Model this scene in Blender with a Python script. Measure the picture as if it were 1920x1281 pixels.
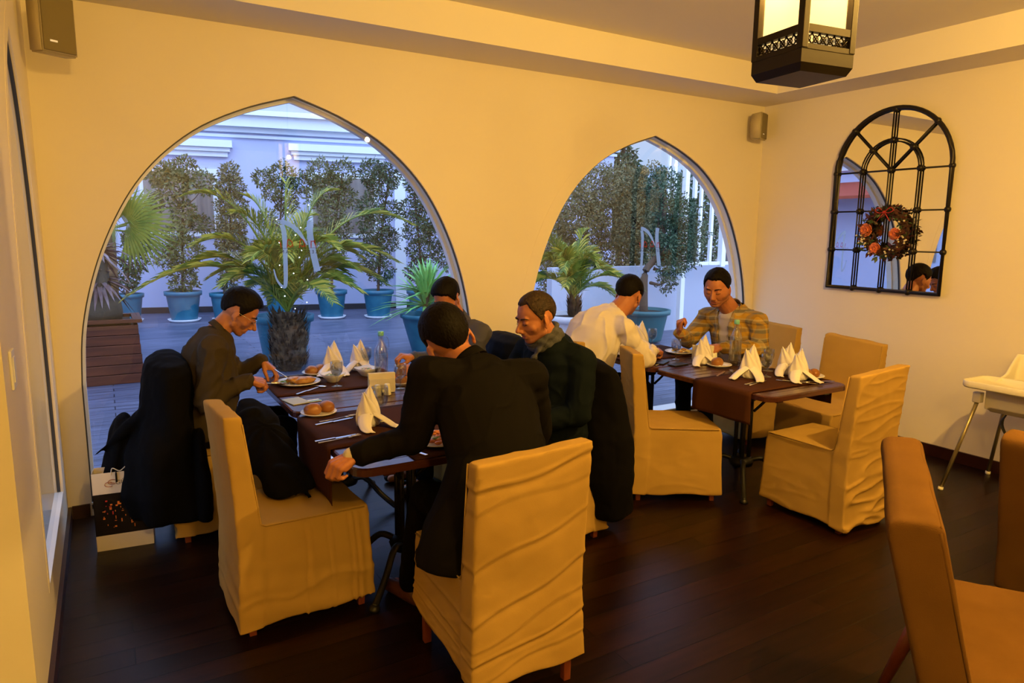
import bpy, bmesh, math, random
import numpy as np
from mathutils import Vector, Matrix, noise, Euler
V = Vector
PI = math.pi
R_ = math.radians
for o in list(bpy.data.objects): bpy.data.objects.remove(o)
SC = bpy.context.scene
COL = SC.collection

# ---------------------------------------------------------------- camera
def make_camera():
    yaw, pitch, roll = R_(30.837), R_(8.945), R_(0.654)
    f = V((math.sin(yaw)*math.cos(pitch), math.cos(yaw)*math.cos(pitch), -math.sin(pitch)))
    r = V((math.cos(yaw), -math.sin(yaw), 0)); u = r.cross(f)
    c, s = math.cos(roll), math.sin(roll)
    RR, UU = c*r + s*u, -s*r + c*u
    cam = bpy.data.cameras.new('camera'); cam.lens = 24; cam.sensor_width = 36
    cam.clip_start = .05; cam.clip_end = 300
    o = bpy.data.objects.new('camera', cam)
    M = Matrix((RR, UU, -f)).transposed().to_4x4(); M.translation = (0, 0, 1.70)
    o.matrix_world = M
    COL.objects.link(o); SC.camera = o
make_camera()
# ---------------------------------------------------------------- world, lights, exposure
SC.view_settings.view_transform = 'Standard'; SC.view_settings.look = 'None'
SC.view_settings.gamma = 1; SC.view_settings.use_curve_mapping = False
SC.view_settings.exposure = 0.0
W = bpy.data.worlds.new('dusk_sky'); SC.world = W; W.use_nodes = True
nt = W.node_tree; nt.nodes.clear()
bg = nt.nodes.new('ShaderNodeBackground'); ow = nt.nodes.new('ShaderNodeOutputWorld')
tc = nt.nodes.new('ShaderNodeTexCoord'); nz = nt.nodes.new('ShaderNodeTexNoise'); nz.inputs['Scale'].default_value = 2.2
nz.inputs['Detail'].default_value = 5
cr = nt.nodes.new('ShaderNodeValToRGB')
cr.color_ramp.elements[0].position = .35; cr.color_ramp.elements[0].color = (.40, .56, .95, 1)
cr.color_ramp.elements[1].position = .65; cr.color_ramp.elements[1].color = (.62, .76, 1.0, 1)
nt.links.new(tc.outputs['Generated'], nz.inputs['Vector']); nt.links.new(nz.outputs['Fac'], cr.inputs['Fac'])
nt.links.new(cr.outputs['Color'], bg.inputs['Color']); sx = nt.nodes.new('ShaderNodeSeparateXYZ'); nt.links.new(tc.outputs['Generated'], sx.inputs[0])
mz = nt.nodes.new('ShaderNodeMapRange'); my = nt.nodes.new('ShaderNodeMapRange'); ad = nt.nodes.new('ShaderNodeMath')
for m_, v_ in ((mz, (.22, .55, 1.05, 2.9)), (my, (.25, -.35, 0, 1.7))):       # brighter overhead and behind the restaurant, dim low over the terrace
    for k_, q_ in enumerate(v_): m_.inputs[k_+1].default_value = q_
    m_.interpolation_type = 'SMOOTHSTEP'
nt.links.new(sx.outputs[2], mz.inputs[0]); nt.links.new(sx.outputs[1], my.inputs[0])
nt.links.new(mz.outputs[0], ad.inputs[0]); nt.links.new(my.outputs[0], ad.inputs[1]); nt.links.new(ad.outputs[0], bg.inputs['Strength'])
nt.links.new(bg.outputs[0], ow.inputs[0])
WARM = (1.0, .58, .12)
def light(name, kind, loc, power, size=.1, color=WARM, rot=None):
    l = bpy.data.lights.new(name, kind); l.energy = power; l.color = color
    if kind == 'AREA': l.shape = 'DISK'; l.size = size
    elif kind == 'SPOT': l.shadow_soft_size = size; l.spot_size = R_(150); l.spot_blend = 1
    else: l.shadow_soft_size = size
    o = bpy.data.objects.new(name, l); o.location = loc
    if rot: o.rotation_euler = rot
    COL.objects.link(o); return o
# the room's other ceiling lamps, out of the frame (each hangs where a pendant lantern or downlight would)
light('ceiling_light', 'POINT', (2.93, 0.8, 2.84), 235, .028)
light('ceiling_light', 'POINT', (0.6, -0.8, 2.9), 125, .06)
light('ceiling_light', 'POINT', (0.6, -3.0, 2.9), 90, .06)

# ---------------------------------------------------------------- materials
MC = {}
def mat(name, col, rough=.6, metal=0, spec=.5, bump=None, var=None, emit=None, trans=0, sheen=0, ior=1.45, coat=0, sss=0):
    if name in MC: return MC[name]
    m = bpy.data.materials.new(name); m.use_nodes = True; t = m.node_tree; b = t.nodes['Principled BSDF']
    b.inputs['Base Color'].default_value = (*col, 1); b.inputs['Roughness'].default_value = rough
    b.inputs['Metallic'].default_value = metal; b.inputs['Specular IOR Level'].default_value = spec
    b.inputs['Transmission Weight'].default_value = trans; b.inputs['IOR'].default_value = ior
    b.inputs['Sheen Weight'].default_value = sheen; b.inputs['Coat Weight'].default_value = coat
    if sss:
        b.inputs['Subsurface Weight'].default_value = sss; b.inputs['Subsurface Radius'].default_value = (.01, .004, .002); b.inputs['Subsurface Scale'].default_value = 1
    if emit:
        b.inputs['Emission Color'].default_value = (*emit[0], 1); b.inputs['Emission Strength'].default_value = emit[1]
    x = t.nodes.new('ShaderNodeTexCoord')
    if var:  # (scale, second colour, stretch)
        mp = t.nodes.new('ShaderNodeMapping'); mp.inputs['Scale'].default_value = var[2] if len(var) > 2 else (1, 1, 1)
        n = t.nodes.new('ShaderNodeTexNoise'); n.inputs['Scale'].default_value = var[0]; n.inputs['Detail'].default_value = 4
        r = t.nodes.new('ShaderNodeValToRGB'); r.color_ramp.elements[0].color = (*col, 1); r.color_ramp.elements[1].color = (*var[1], 1)
        r.color_ramp.elements[0].position = .35; r.color_ramp.elements[1].position = .68
        t.links.new(x.outputs['Object'], mp.inputs[0]); t.links.new(mp.outputs[0], n.inputs['Vector'])
        t.links.new(n.outputs['Fac'], r.inputs['Fac']); t.links.new(r.outputs[0], b.inputs['Base Color'])
    if bump:  # (scale, strength, distance, stretch)
        mp = t.nodes.new('ShaderNodeMapping'); mp.inputs['Scale'].default_value = bump[3] if len(bump) > 3 else (1, 1, 1)
        n = t.nodes.new('ShaderNodeTexNoise'); n.inputs['Scale'].default_value = bump[0]; n.inputs['Detail'].default_value = 3
        bp = t.nodes.new('ShaderNodeBump'); bp.inputs['Strength'].default_value = bump[1]; bp.inputs['Distance'].default_value = bump[2]
        t.links.new(x.outputs['Object'], mp.inputs[0]); t.links.new(mp.outputs[0], n.inputs['Vector'])
        t.links.new(n.outputs['Fac'], bp.inputs['Height']); t.links.new(bp.outputs[0], b.inputs['Normal'])
    MC[name] = m; return m

def plank_mat(name, c1, c2, mortar, bw, rh, rough, axis='x', msize=.004, grain=.5, spec=.5):
    m = bpy.data.materials.new(name); m.use_nodes = True; t = m.node_tree; b = t.nodes['Principled BSDF']
    x = t.nodes.new('ShaderNodeTexCoord'); mp = t.nodes.new('ShaderNodeMapping')
    if axis == 'y': mp.inputs['Rotation'].default_value = (0, 0, PI/2)
    if axis == 'z': mp.inputs['Rotation'].default_value = (PI/2, 0, 0)
    br = t.nodes.new('ShaderNodeTexBrick'); br.inputs['Scale'].default_value = 1
    br.inputs['Brick Width'].default_value = bw; br.inputs['Row Height'].default_value = rh
    br.inputs['Mortar Size'].default_value = msize; br.inputs['Mortar Smooth'].default_value = .2; br.offset = .37
    br.inputs['Color1'].default_value = (*c1, 1); br.inputs['Color2'].default_value = (*c2, 1); br.inputs['Mortar'].default_value = (*mortar, 1)
    mp2 = t.nodes.new('ShaderNodeMapping'); mp2.inputs['Scale'].default_value = (1.5, 22, 22)
    n = t.nodes.new('ShaderNodeTexNoise'); n.inputs['Scale'].default_value = 2; n.inputs['Detail'].default_value = 6
    mx = t.nodes.new('ShaderNodeMixRGB'); mx.blend_type = 'MULTIPLY'; mx.inputs[0].default_value = grain
    r = t.nodes.new('ShaderNodeValToRGB'); r.color_ramp.elements[0].color = (.35, .35, .35, 1); r.color_ramp.elements[1].color = (1.5, 1.5, 1.5, 1)
    r.color_ramp.elements[0].position = .3; r.color_ramp.elements[1].position = .7
    t.links.new(x.outputs['Object'], mp.inputs[0]); t.links.new(mp.outputs[0], br.inputs['Vector'])
    t.links.new(mp.outputs[0], mp2.inputs[0]); t.links.new(mp2.outputs[0], n.inputs['Vector']); t.links.new(n.outputs['Fac'], r.inputs[0])
    t.links.new(br.outputs['Color'], mx.inputs[1]); t.links.new(r.outputs[0], mx.inputs[2]); t.links.new(mx.outputs[0], b.inputs['Base Color'])
    bp = t.nodes.new('ShaderNodeBump'); bp.inputs['Strength'].default_value = .5; bp.inputs['Distance'].default_value = .003; bp.invert = True
    t.links.new(br.outputs['Fac'], bp.inputs['Height']); t.links.new(bp.outputs[0], b.inputs['Normal'])
    b.inputs['Roughness'].default_value = rough; b.inputs['Specular IOR Level'].default_value = spec
    MC[name] = m; return m

def pane_mat(name, tint=(1, 1, 1), f0=.065):
    """thin window glass: mirror reflection (Schlick) over clear transmission"""
    m = bpy.data.materials.new(name); m.use_nodes = True; t = m.node_tree; t.nodes.clear()
    o = t.nodes.new('ShaderNodeOutputMaterial'); mx = t.nodes.new('ShaderNodeMixShader')
    tr = t.nodes.new('ShaderNodeBsdfTransparent'); gl = t.nodes.new('ShaderNodeBsdfGlossy'); lw = t.nodes.new('ShaderNodeLayerWeight')
    gl.inputs['Roughness'].default_value = 0.0; tr.inputs[0].default_value = (*tint, 1)
    pw = t.nodes.new('ShaderNodeMath'); pw.operation = 'POWER'; pw.inputs[1].default_value = 5
    ml = t.nodes.new('ShaderNodeMath'); ml.operation = 'MULTIPLY_ADD'; ml.inputs[1].default_value = 1-f0; ml.inputs[2].default_value = f0
    lw.inputs['Blend'].default_value = .5
    t.links.new(lw.outputs['Facing'], pw.inputs[0]); t.links.new(pw.outputs[0], ml.inputs[0]); t.links.new(ml.outputs[0], mx.inputs[0])
    t.links.new(tr.outputs[0], mx.inputs[1]); t.links.new(gl.outputs[0], mx.inputs[2]); t.links.new(mx.outputs[0], o.inputs[0])
    MC[name] = m; return m

M_wall = mat('painted_plaster', (.82, .75, .62), .5, spec=.35, bump=(1.7, .25, .03), var=(.9, (.80, .72, .58)))
M_ceil = mat('ceiling_paint', (.82, .76, .66), .7)
M_trim = mat('white_trim', (.80, .80, .80), .35)
M_gasket = mat('dark_gasket', (.05, .05, .055), .5)
M_base = mat('dark_baseboard', (.028, .007, .004), .35)
M_floor = plank_mat('dark_floor_boards', (.0062, .0019, .0009), (.015, .0045, .0018), (.0015, .0008, .0005), 1.7, .125, .33, msize=.002, grain=.8, spec=.17)
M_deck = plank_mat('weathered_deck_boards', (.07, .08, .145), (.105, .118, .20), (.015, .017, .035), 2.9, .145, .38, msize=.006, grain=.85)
M_glass = pane_mat('window_glass', (.93, .95, .95))
M_slip = mat('cream_slipcover_cloth', (.44, .275, .078), .9, spec=.06, bump=(420, .25, .002), var=(3, (.39, .24, .064)))
M_leg = mat('reddish_chair_wood', (.20, .045, .018), .4)
M_black = mat('black_metal', (.012, .011, .011), .42, metal=.2)
M_runner = mat('brown_runner_cloth', (.050, .017, .007), .9, spec=.1, bump=(500, .2, .001))
M_slat = mat('dark_red_table_wood', (.045, .012, .007), .25, var=(3, (.075, .022, .012), (1, 9, 9)), spec=.6)
M_china = mat('white_china', (.72, .69, .68), .18)
M_steel = mat('cutlery_steel', (.62, .60, .58), .22, metal=1)
M_napkin = mat('white_napkin_linen', (.80, .76, .80), .8, spec=.2, bump=(300, .15, .001))
M_bun = mat('bread_crust', (.22, .075, .010), .38, var=(9, (.34, .15, .03)))
M_drink = pane_mat('drinking_glass', (.86, .87, .87), .13)
M_water = pane_mat('water', (.84, .86, .88), .05)

# ---------------------------------------------------------------- mesh helpers
def tag(o, label=None, cat=None, group=None, kind=None):
    if label: o['label'] = label
    if cat: o['category'] = cat
    if group: o['group'] = group
    if kind: o['kind'] = kind
    return o
def empty(name, loc=(0, 0, 0), rz=0, label=None, cat=None, group=None):
    o = bpy.data.objects.new(name, None); o.location = loc; o.rotation_euler = (0, 0, rz); o.empty_display_size = .05
    COL.objects.link(o); return tag(o, label, cat, group)
def obj(name, bm, m, parent=None, smooth=True, **kw):
    me = bpy.data.meshes.new(name)
    if isinstance(bm, bmesh.types.BMesh):
        bmesh.ops.recalc_face_normals(bm, faces=bm.faces[:]) if kw.pop('fix', True) else None
        bm.to_mesh(me); bm.free()
    else: me = bm
    me.name = name
    for mm in (m if isinstance(m, (list, tuple)) else [m]): me.materials.append(mm)
    if smooth: me.polygons.foreach_set('use_smooth', [True]*len(me.polygons))
    o = bpy.data.objects.new(name, me); COL.objects.link(o)
    if parent: o.parent = parent
    return tag(o, **kw) if kw else o
def dup(root, loc=None, rz=None, scale=None, label=None, group=None):
    r = root.copy(); COL.objects.link(r)
    if loc is not None: r.location = loc
    if rz is not None: r.rotation_euler = (0, 0, rz)
    if scale: r.scale = (scale,)*3
    if label: r['label'] = label
    if group: r['group'] = group
    for ch in list(root.children):
        c = ch.copy(); COL.objects.link(c); c.parent = r
        for g in list(ch.children):
            d = g.copy(); COL.objects.link(d); d.parent = c
    return r
def box(bm, c, s, rot=None, bev=0, taper=None):
    """box with centre c and full size s"""
    r = bmesh.ops.create_cube(bm, size=1); vs = r['verts']
    for v in vs:
        v.co = V((v.co.x*s[0], v.co.y*s[1], v.co.z*s[2]))
        if taper and v.co.z > 0: v.co.x *= taper; v.co.y *= taper
    if bev:
        es = list({e for v in vs for e in v.link_edges})
        q = bmesh.ops.bevel(bm, geom=es, offset=bev, segments=2, affect='EDGES', profile=.6); vs = list({v for f in q['faces'] for v in f.verts} | {v for v in vs if v.is_valid})
    M = Matrix.Translation(c) @ (rot.to_4x4() if rot is not None else Matrix())
    for v in vs: v.co = M @ v.co
    return vs
def bx(bm, x0, x1, y0, y1, z0, z1, bev=0): return box(bm, ((x0+x1)/2, (y0+y1)/2, (z0+z1)/2), (abs(x1-x0), abs(y1-y0), abs(z1-z0)), bev=bev)
def frame_of(d, up=None):
    d = d.normalized(); up = up or V((0, 0, 1))
    if abs(d.dot(up)) > .97: up = V((1, 0, 0)) if abs(d.x) < .9 else V((0, 1, 0))
    s = d.cross(up).normalized(); return s, s.cross(d).normalized()
def tube(bm, pts, r, n=8, closed=False, cap=True, flat=1.0, up=None):
    pts = [V(p) for p in pts]; N = len(pts); rings = []
    rr = r if isinstance(r, (list, tuple)) else [r]*N
    for i, p in enumerate(pts):
        a = pts[(i-1) % N] if (i or closed) else p; b = pts[(i+1) % N] if (i < N-1 or closed) else p
        s, u = frame_of(b-a, up)
        rings.append([bm.verts.new(p + s*math.cos(2*PI*k/n)*rr[i] + u*math.sin(2*PI*k/n)*rr[i]*flat) for k in range(n)])
    for i in range(N if closed else N-1):
        A, B = rings[i], rings[(i+1) % N]
        for k in range(n):
            try: bm.faces.new((A[k], A[(k+1) % n], B[(k+1) % n], B[k]))
            except ValueError: pass
    if cap and not closed:
        bm.faces.new(rings[0][::-1]); bm.faces.new(rings[-1])
    return rings
def lathe(bm, prof, c=(0, 0, 0), n=24, M=None):
    """prof: (radius, height) pairs, bottom to top; ends closed when the radius is 0 or left open"""
    c = V(c); rings = []
    for r, z in prof:
        if r < 1e-6: rings.append([bm.verts.new(c + V((0, 0, z)))])
        else: rings.append([bm.verts.new(c + V((r*math.cos(2*PI*k/n), r*math.sin(2*PI*k/n), z))) for k in range(n)])
    for A, B in zip(rings, rings[1:]):
        for k in range(n):
            q = [A[k % len(A)], A[(k+1) % len(A)], B[(k+1) % len(B)], B[k % len(B)]]
            q = list(dict.fromkeys(q))
            if len(q) > 2:
                try: bm.faces.new(q)
                except ValueError: pass
    if M is not None:
        for R in rings:
            for v in R: v.co = M @ v.co
    return rings
def ellipsoid(bm, c, r, rot=None, sub=2):
    q = bmesh.ops.create_icosphere(bm, subdivisions=sub, radius=1)
    M = Matrix.Translation(c) @ (rot.to_4x4() if rot is not None else Matrix()) @ Matrix.Diagonal((*r, 1))
    for v in q['verts']: v.co = M @ v.co
    return q['verts']
def grid(bm, fn, nu, nv, thick=0):
    """surface fn(u, v) -> point over the unit square; a thickness makes it a closed sheet"""
    def lay(off):
        return [[bm.verts.new(V(fn(i/nu, j/nv)) + off(i/nu, j/nv)) for j in range(nv+1)] for i in range(nu+1)]
    if not thick:
        G = lay(lambda u, v: V((0, 0, 0)))
        for i in range(nu):
            for j in range(nv): bm.faces.new((G[i][j], G[i+1][j], G[i+1][j+1], G[i][j+1]))
        return G
    def nrm(u, v):
        e = 1e-3; p = V(fn(u, v)); a = V(fn(min(1, u+e), v)) - V(fn(max(0, u-e), v)); b = V(fn(u, min(1, v+e))) - V(fn(u, max(0, v-e)))
        q = a.cross(b); return q.normalized()*thick/2 if q.length > 1e-12 else V((0, 0, thick/2))
    A = lay(nrm); B = lay(lambda u, v: -nrm(u, v))
    for i in range(nu):
        for j in range(nv):
            bm.faces.new((A[i][j], A[i+1][j], A[i+1][j+1], A[i][j+1])); bm.faces.new((B[i][j], B[i][j+1], B[i+1][j+1], B[i+1][j]))
    for i in range(nu):
        bm.faces.new((A[i][0], B[i][0], B[i+1][0], A[i+1][0])); bm.faces.new((A[i][nv], A[i+1][nv], B[i+1][nv], B[i][nv]))
    for j in range(nv):
        bm.faces.new((A[0][j], A[0][j+1], B[0][j+1], B[0][j])); bm.faces.new((A[nu][j], B[nu][j], B[nu][j+1], A[nu][j+1]))
    return A
def catmull(p, n=6, closed=False):
    p = [V(q) for q in p]; out = []; N = len(p)
    for i in range(N if closed else N-1):
        g = lambda k: p[k % N] if closed else p[max(0, min(N-1, k))]
        a, b, c, d = g(i-1), g(i), g(i+1), g(i+2)
        for k in range(n):
            t = k/n; out.append(.5*((2*b) + (c-a)*t + (2*a-5*b+4*c-d)*t*t + (3*b-a-3*c+d)*t**3))
    if not closed: out.append(p[-1])
    return out
def loft(bm, secs, n=24, dome=.6):
    """closed body through oval sections [(centre, side vector*rx, front vector*ry)], with domed ends"""
    c0, a0, b0 = secs[0]; c1, a1, b1 = secs[-1]; d0 = (secs[1][0]-c0).normalized(); d1 = (c1-secs[-2][0]).normalized(); S = []
    for k in (.0, .3, .6, .85): S.append((c0 - d0*dome*min(a0.length, b0.length)*math.cos(k*PI/2), a0*max(.02, math.sin(k*PI/2)), b0*max(.02, math.sin(k*PI/2))))
    S += list(secs)
    for k in (.85, .6, .3, .0): S.append((c1 + d1*dome*min(a1.length, b1.length)*math.cos(k*PI/2), a1*max(.02, math.sin(k*PI/2)), b1*max(.02, math.sin(k*PI/2))))
    R = [[bm.verts.new(c + a*math.cos(2*PI*k/n) + b*math.sin(2*PI*k/n)) for k in range(n)] for c, a, b in S]
    for A, B in zip(R, R[1:]):
        for k in range(n): bm.faces.new((A[k], A[(k+1) % n], B[(k+1) % n], B[k]))
    bm.faces.new(R[0][::-1]); bm.faces.new(R[-1])
def prism(bm, poly, x0, x1, place=lambda x, y, z: (x, y, z)):
    A = [bm.verts.new(place(x0, y, z)) for y, z in poly]; B = [bm.verts.new(place(x1, y, z)) for y, z in poly]
    n = len(poly); bm.faces.new(A[::-1]); bm.faces.new(B)
    for i in range(n): bm.faces.new((A[i], A[(i+1) % n], B[(i+1) % n], B[i]))

def ico_jit(bm, c, r, sub=2, amp=.1, freq=3, rot=None):
    vs = ellipsoid(bm, c, r, rot, sub); c = V(c)
    for v in vs: v.co = c + (v.co-c)*(1 + amp*noise.noise(v.co*freq))
    return vs

# ---------------------------------------------------------------- room shell
WY, WX0, WX1 = 4.62, -.28, 5.55      # window wall, left wall, right wall
def half_arch():
    p = [(0, 2.555), (.28, 2.462), (.55, 2.33), (.75, 2.175), (.90, 2.01), (1.02, 1.82), (1.13, 1.58), (1.21, 1.33), (1.26, 1.08), (1.28, .8)]
    q = [(v.x, v.y) for v in catmull([V((a, b, 0)) for a, b in p], 4)]
    return q + [(1.28, .07)]
def arch_loop(cx, off=0.0, sx=1.0, sz=1.0, z0=.07, dz=0.0):
    h = half_arch(); out = []
    for i, (x, z) in enumerate(h):
        a = h[max(0, i-1)]; b = h[min(len(h)-1, i+1)]
        t = V((b[0]-a[0], b[1]-a[1], 0)).normalized(); n = V((-t.y, t.x, 0))
        if i == 0: n = V((0, 1, 0)); 
        if i == len(h)-1: n = V((1, 0, 0))
        k = off*(1.06 if i == 0 else 1)
        out.append((max(0, x + n.x*k) if i else 0, z + n.y*k if i < len(h)-1 else z0))
    R = [(cx + x*sx, dz + z*sz if i < len(out)-1 else z0) for i, (x, z) in enumerate(out)]
    L = [(cx - x*sx, dz + z*sz if i < len(out)-1 else z0) for i, (x, z) in enumerate(out)][1:]
    return R[::-1] + L      # right bottom -> apex -> left bottom
def pierced_wall(name, outer, holes, place, thick, m):
    """outer / holes: loops of (a, z); place(a, z, depth) -> point"""
    bm = bmesh.new(); es = []
    for lp in [outer] + holes:
        vs = [bm.verts.new((a, 0, z)) for a, z in lp]
        for i in range(len(vs)): es.append(bm.edges.new((vs[i], vs[(i+1) % len(vs)])))
    bmesh.ops.triangle_fill(bm, use_beauty=True, use_dissolve=False, edges=es, normal=(0, -1, 0))
    r = bmesh.ops.extrude_face_region(bm, geom=bm.faces[:])
    for v in [g for g in r['geom'] if isinstance(g, bmesh.types.BMVert)]: v.co.y = 1
    for v in bm.verts: v.co = V(place(v.co.x, v.co.z, v.co.y*thick))
    return obj(name, bm, m, smooth=False, kind='structure')
def ring_sweep(bm, lp, place, w0, w1, d0, d1, lp2):
    """solid band between loop lp and lp2, from depth d0 to d1 (open at the bottom)"""
    n = len(lp); A = [[bm.verts.new(V(place(*q, d))) for q in l] for l in (lp, lp2) for d in (d0, d1)]
    a, b, c, e = A
    for i in range(n-1):
        for P, Q in ((a, c), (e, b), (b, a), (c, e)): bm.faces.new((P[i], P[i+1], Q[i+1], Q[i]))
    for i in (0, n-1): bm.faces.new((a[i], b[i], e[i], c[i]))
wall_back = pierced_wall('wall_back', [(WX0-.2, -.02), (5.75, -.02), (5.75, 3.4), (WX0-.2, 3.4)], [arch_loop(1.12), arch_loop(4.185)],
                         lambda a, z, d: (a, WY+d, z), .17, M_wall)
left_arch = lambda off=0, z0=.25: arch_loop(3.78, off, .46, 1.0, z0)
wall_left = pierced_wall('wall_left', [(2.55, -.02), (4.84, -.02), (4.84, 3.4), (2.55, 3.4)], [left_arch()],
                         lambda a, z, d: (WX0-d, a, z), .24, M_wall)
def slab(name, x0, x1, y0, y1, z0, z1, m, bev=0):
    bm = bmesh.new(); bx(bm, x0, x1, y0, y1, z0, z1, bev); return obj(name, bm, m, smooth=False, kind='structure')
slab('wall_right', WX1, WX1+.2, -4.2, WY+.2, -.02, 3.4, M_wall)
slab('wall_front', -2.7, WX1+.2, -4.4, -4.2, -.02, 3.4, M_wall)
slab('wall_corner', -2.7, WX0, 2.50, 2.551, -.02, 3.4, M_wall)
slab('wall_side', -2.9, -2.7, -4.4, 2.55, -.02, 3.4, M_wall)
slab('floor', -2.9, WX1+.2, -4.4, WY+.06, -.12, 0, M_floor)
slab('ceiling', -2.9, WX1+.2, -4.4, WY+.2, 3.15, 3.3, M_ceil)
slab('trim_1', -2.7, WX1, 4.15, WY, 2.93, 3.15, M_ceil)        # dropped edge of the ceiling along the windows
slab('trim_2', 5.13, WX1, -4.2, 4.15, 2.93, 3.15, M_ceil)
slab('baseboard_right', WX1-.018, WX1, -4.2, WY, 0, .09, M_base)
slab('baseboard_left', WX0, WX0+.018, 2.50, WY, 0, .075, M_base)
bm = bmesh.new()
for a, b in ((WX0+.02, -.17), (2.42, 2.88), (5.48, WX1-.02)): bx(bm, a, b, WY-.015, WY, 0, .08)
obj('baseboard_back', bm, M_base, smooth=False, kind='structure')
def window(name, lp0, inner, band, place, w=None):
    """white frame, dark gasket and one pane in an arched opening"""
    root = empty(name, (0, 0, 0)); root['kind'] = 'structure'
    L0, L1, L2 = inner(0.0), inner(-.007), inner(-.022)
    bm = bmesh.new(); ring_sweep(bm, L0, place, 0, 0, .012, .030, L1); obj('window_gasket', bm, M_gasket, root, smooth=False)
    bm = bmesh.new(); ring_sweep(bm, L0, place, 0, 0, .100, .150, L2); obj('window_frame', bm, M_trim, root, smooth=False)
    bm = bmesh.new(); ring_sweep(bm, inner(.105), place, 0, 0, -.0015, .02, inner(.004)); obj('arch_casing', bm, M_wall, root, smooth=False)
    bm = bmesh.new()
    vs = [bm.verts.new(V(place(a, z, .02))) for a, z in L0]
    f = bm.faces.new(vs); obj('window_pane', bm, M_glass, root, smooth=False)
    bm = bmesh.new(); a0, a1, z = L0[-1][0], L0[0][0], L0[0][1]
    P = [V(place(a, zz, d)) for a in (a0, a1) for d in (.0, .16) for zz in (z-.03, z+.012)]
    c = sum(P, V())/8; mn = V([min(p[i] for p in P) for i in range(3)]); mx = V([max(p[i] for p in P) for i in range(3)])
    box(bm, c, mx-mn); obj('window_sill', bm, M_trim, root, smooth=False)
    return root
pb = lambda a, z, d: (a, WY+d, z)
window('window_1', None, lambda off: arch_loop(1.12, off), 0, pb)
window('window_2', None, lambda off: arch_loop(4.185, off), 0, pb)
window('window_3', None, lambda off: left_arch(off), 0, lambda a, z, d: (WX0-d, a, z))
# ================================================================= terrace outside the windows
rnd = random.Random(5); npr = np.random.default_rng(7)
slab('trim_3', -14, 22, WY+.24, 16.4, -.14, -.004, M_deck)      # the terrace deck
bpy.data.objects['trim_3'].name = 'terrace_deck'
M_fac = mat('lilac_white_render', (.47, .52, .78), .85, bump=(30, .1, .01))
M_faw = mat('white_moulding', (.74, .80, .92), .6)
M_dark = mat('dark_plinth', (.03, .025, .03), .6)
M_pot = mat('turquoise_glazed_plastic', (.012, .105, .19), .45, var=(5, (.025, .15, .24)))
M_potd = mat('dark_teal_plastic', (.02, .10, .12), .45)
M_potw = mat('white_planter', (.62, .64, .74), .5)
M_soil = mat('potting_soil', (.03, .02, .014), .9)
M_bark = mat('tree_bark', (.075, .05, .035), .9, bump=(40, .6, .01))
M_leaf = mat('olive_green_leaves', (.075, .10, .03), .55, var=(2.5, (.13, .14, .055)))
M_leafd = mat('dark_green_leaves', (.025, .060, .030), .55, var=(2.5, (.055, .095, .04)))
M_leafy = mat('conifer_needles', (.10, .105, .045), .6, var=(3, (.16, .15, .065)))
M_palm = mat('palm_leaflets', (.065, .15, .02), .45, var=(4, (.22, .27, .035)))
M_palmy = mat('room_lit_yellow_palm_leaflets', (.42, .40, .06), .45)  # warm room light on the frond tips, put into the leaflet colour
M_yucca = mat('bright_green_blades', (.11, .38, .10), .4, var=(3, (.22, .52, .16)))
M_woodbox = mat('red_brown_planter_wood', (.055, .014, .007), .5, var=(2, (.10, .026, .011), (1, 12, 12)))
M_husk = mat('palm_husk', (.045, .030, .016), .9, var=(16, (.13, .085, .045)))

# far facade: a slightly turned wall with mouldings
FA = math.atan2(-1.2, 5.3)
fac = empty('building_facade', (.56, 15.9, 0), FA, 'pale lilac rendered building beyond the terrace with white cornices and lintels', 'building')
def fb(bm, s0, s1, z0, z1, d0=-.02, d1=.0): bx(bm, s0, s1, d0, d1, z0, z1)
bm = bmesh.new(); fb(bm, -14, 10.65, -.14, 8.2, 0, .4); obj('facade_wall', bm, M_fac, fac, False)
bm = bmesh.new(); fb(bm, -14, 10.65, -.02, .12, -.03, 0); obj('plinth', bm, M_dark, fac, False)
bm = bmesh.new()
fb(bm, -14, 10.75, 3.70, 3.80, -.12, 0); fb(bm, -14, 10.8, 3.80, 4.02, -.26, 0); fb(bm, -14, 10.85, 4.02, 4.12, -.36, 0); fb(bm, -14, 10.7, 3.60, 3.66, -.06, 0)
obj('cornice', bm, M_faw, fac, False)
bm = bmesh.new(); fb(bm, -14, 10.8, 4.75, 5.3, -.35, 0); obj('upper_cornice', bm, M_faw, fac, False)
for s0, s1 in ((-.15, 1.95), (3.05, 5.15), (6.1, 8.2)):
    bm = bmesh.new(); fb(bm, s0, s1, 3.38, 3.52, -.2, 0); fb(bm, s0+.05, s1-.05, 3.30, 3.38, -.14, 0); fb(bm, s0+.1, s1-.1, 3.2, 3.30, -.08, 0); obj('lintel', bm, M_faw, fac, False)
for s0 in (5.26, ):
    bm = bmesh.new(); fb(bm, s0, s0+.24, 0, 3.2, -.06, 0); obj('pilaster', bm, M_faw, fac, False)
bm = bmesh.new(); fb(bm, 3.28, 3.48, 4.32, 4.46, -.1, 0); obj('wall_lamp', bm, M_faw, fac, False)
M_curt = mat('grey_curtained_glass', (.16, .15, .16), .15, var=(1.2, (.28, .26, .25), (6, 1, .4)))
for s0, s1 in ((.25, 1.53), (3.5, 4.8), (6.5, 7.8)):
    fr = obj('facade_window', (lambda b: (fb(b, s0-.07, s1+.1, 1.58, 2.95, -.05, 0), b)[1])(bmesh.new()), M_faw, fac, False)
    bm = bmesh.new(); fb(bm, s0, s1, 1.68, 2.86, -.06, -.051); obj('glazing', bm, M_curt, fr, False)

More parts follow.
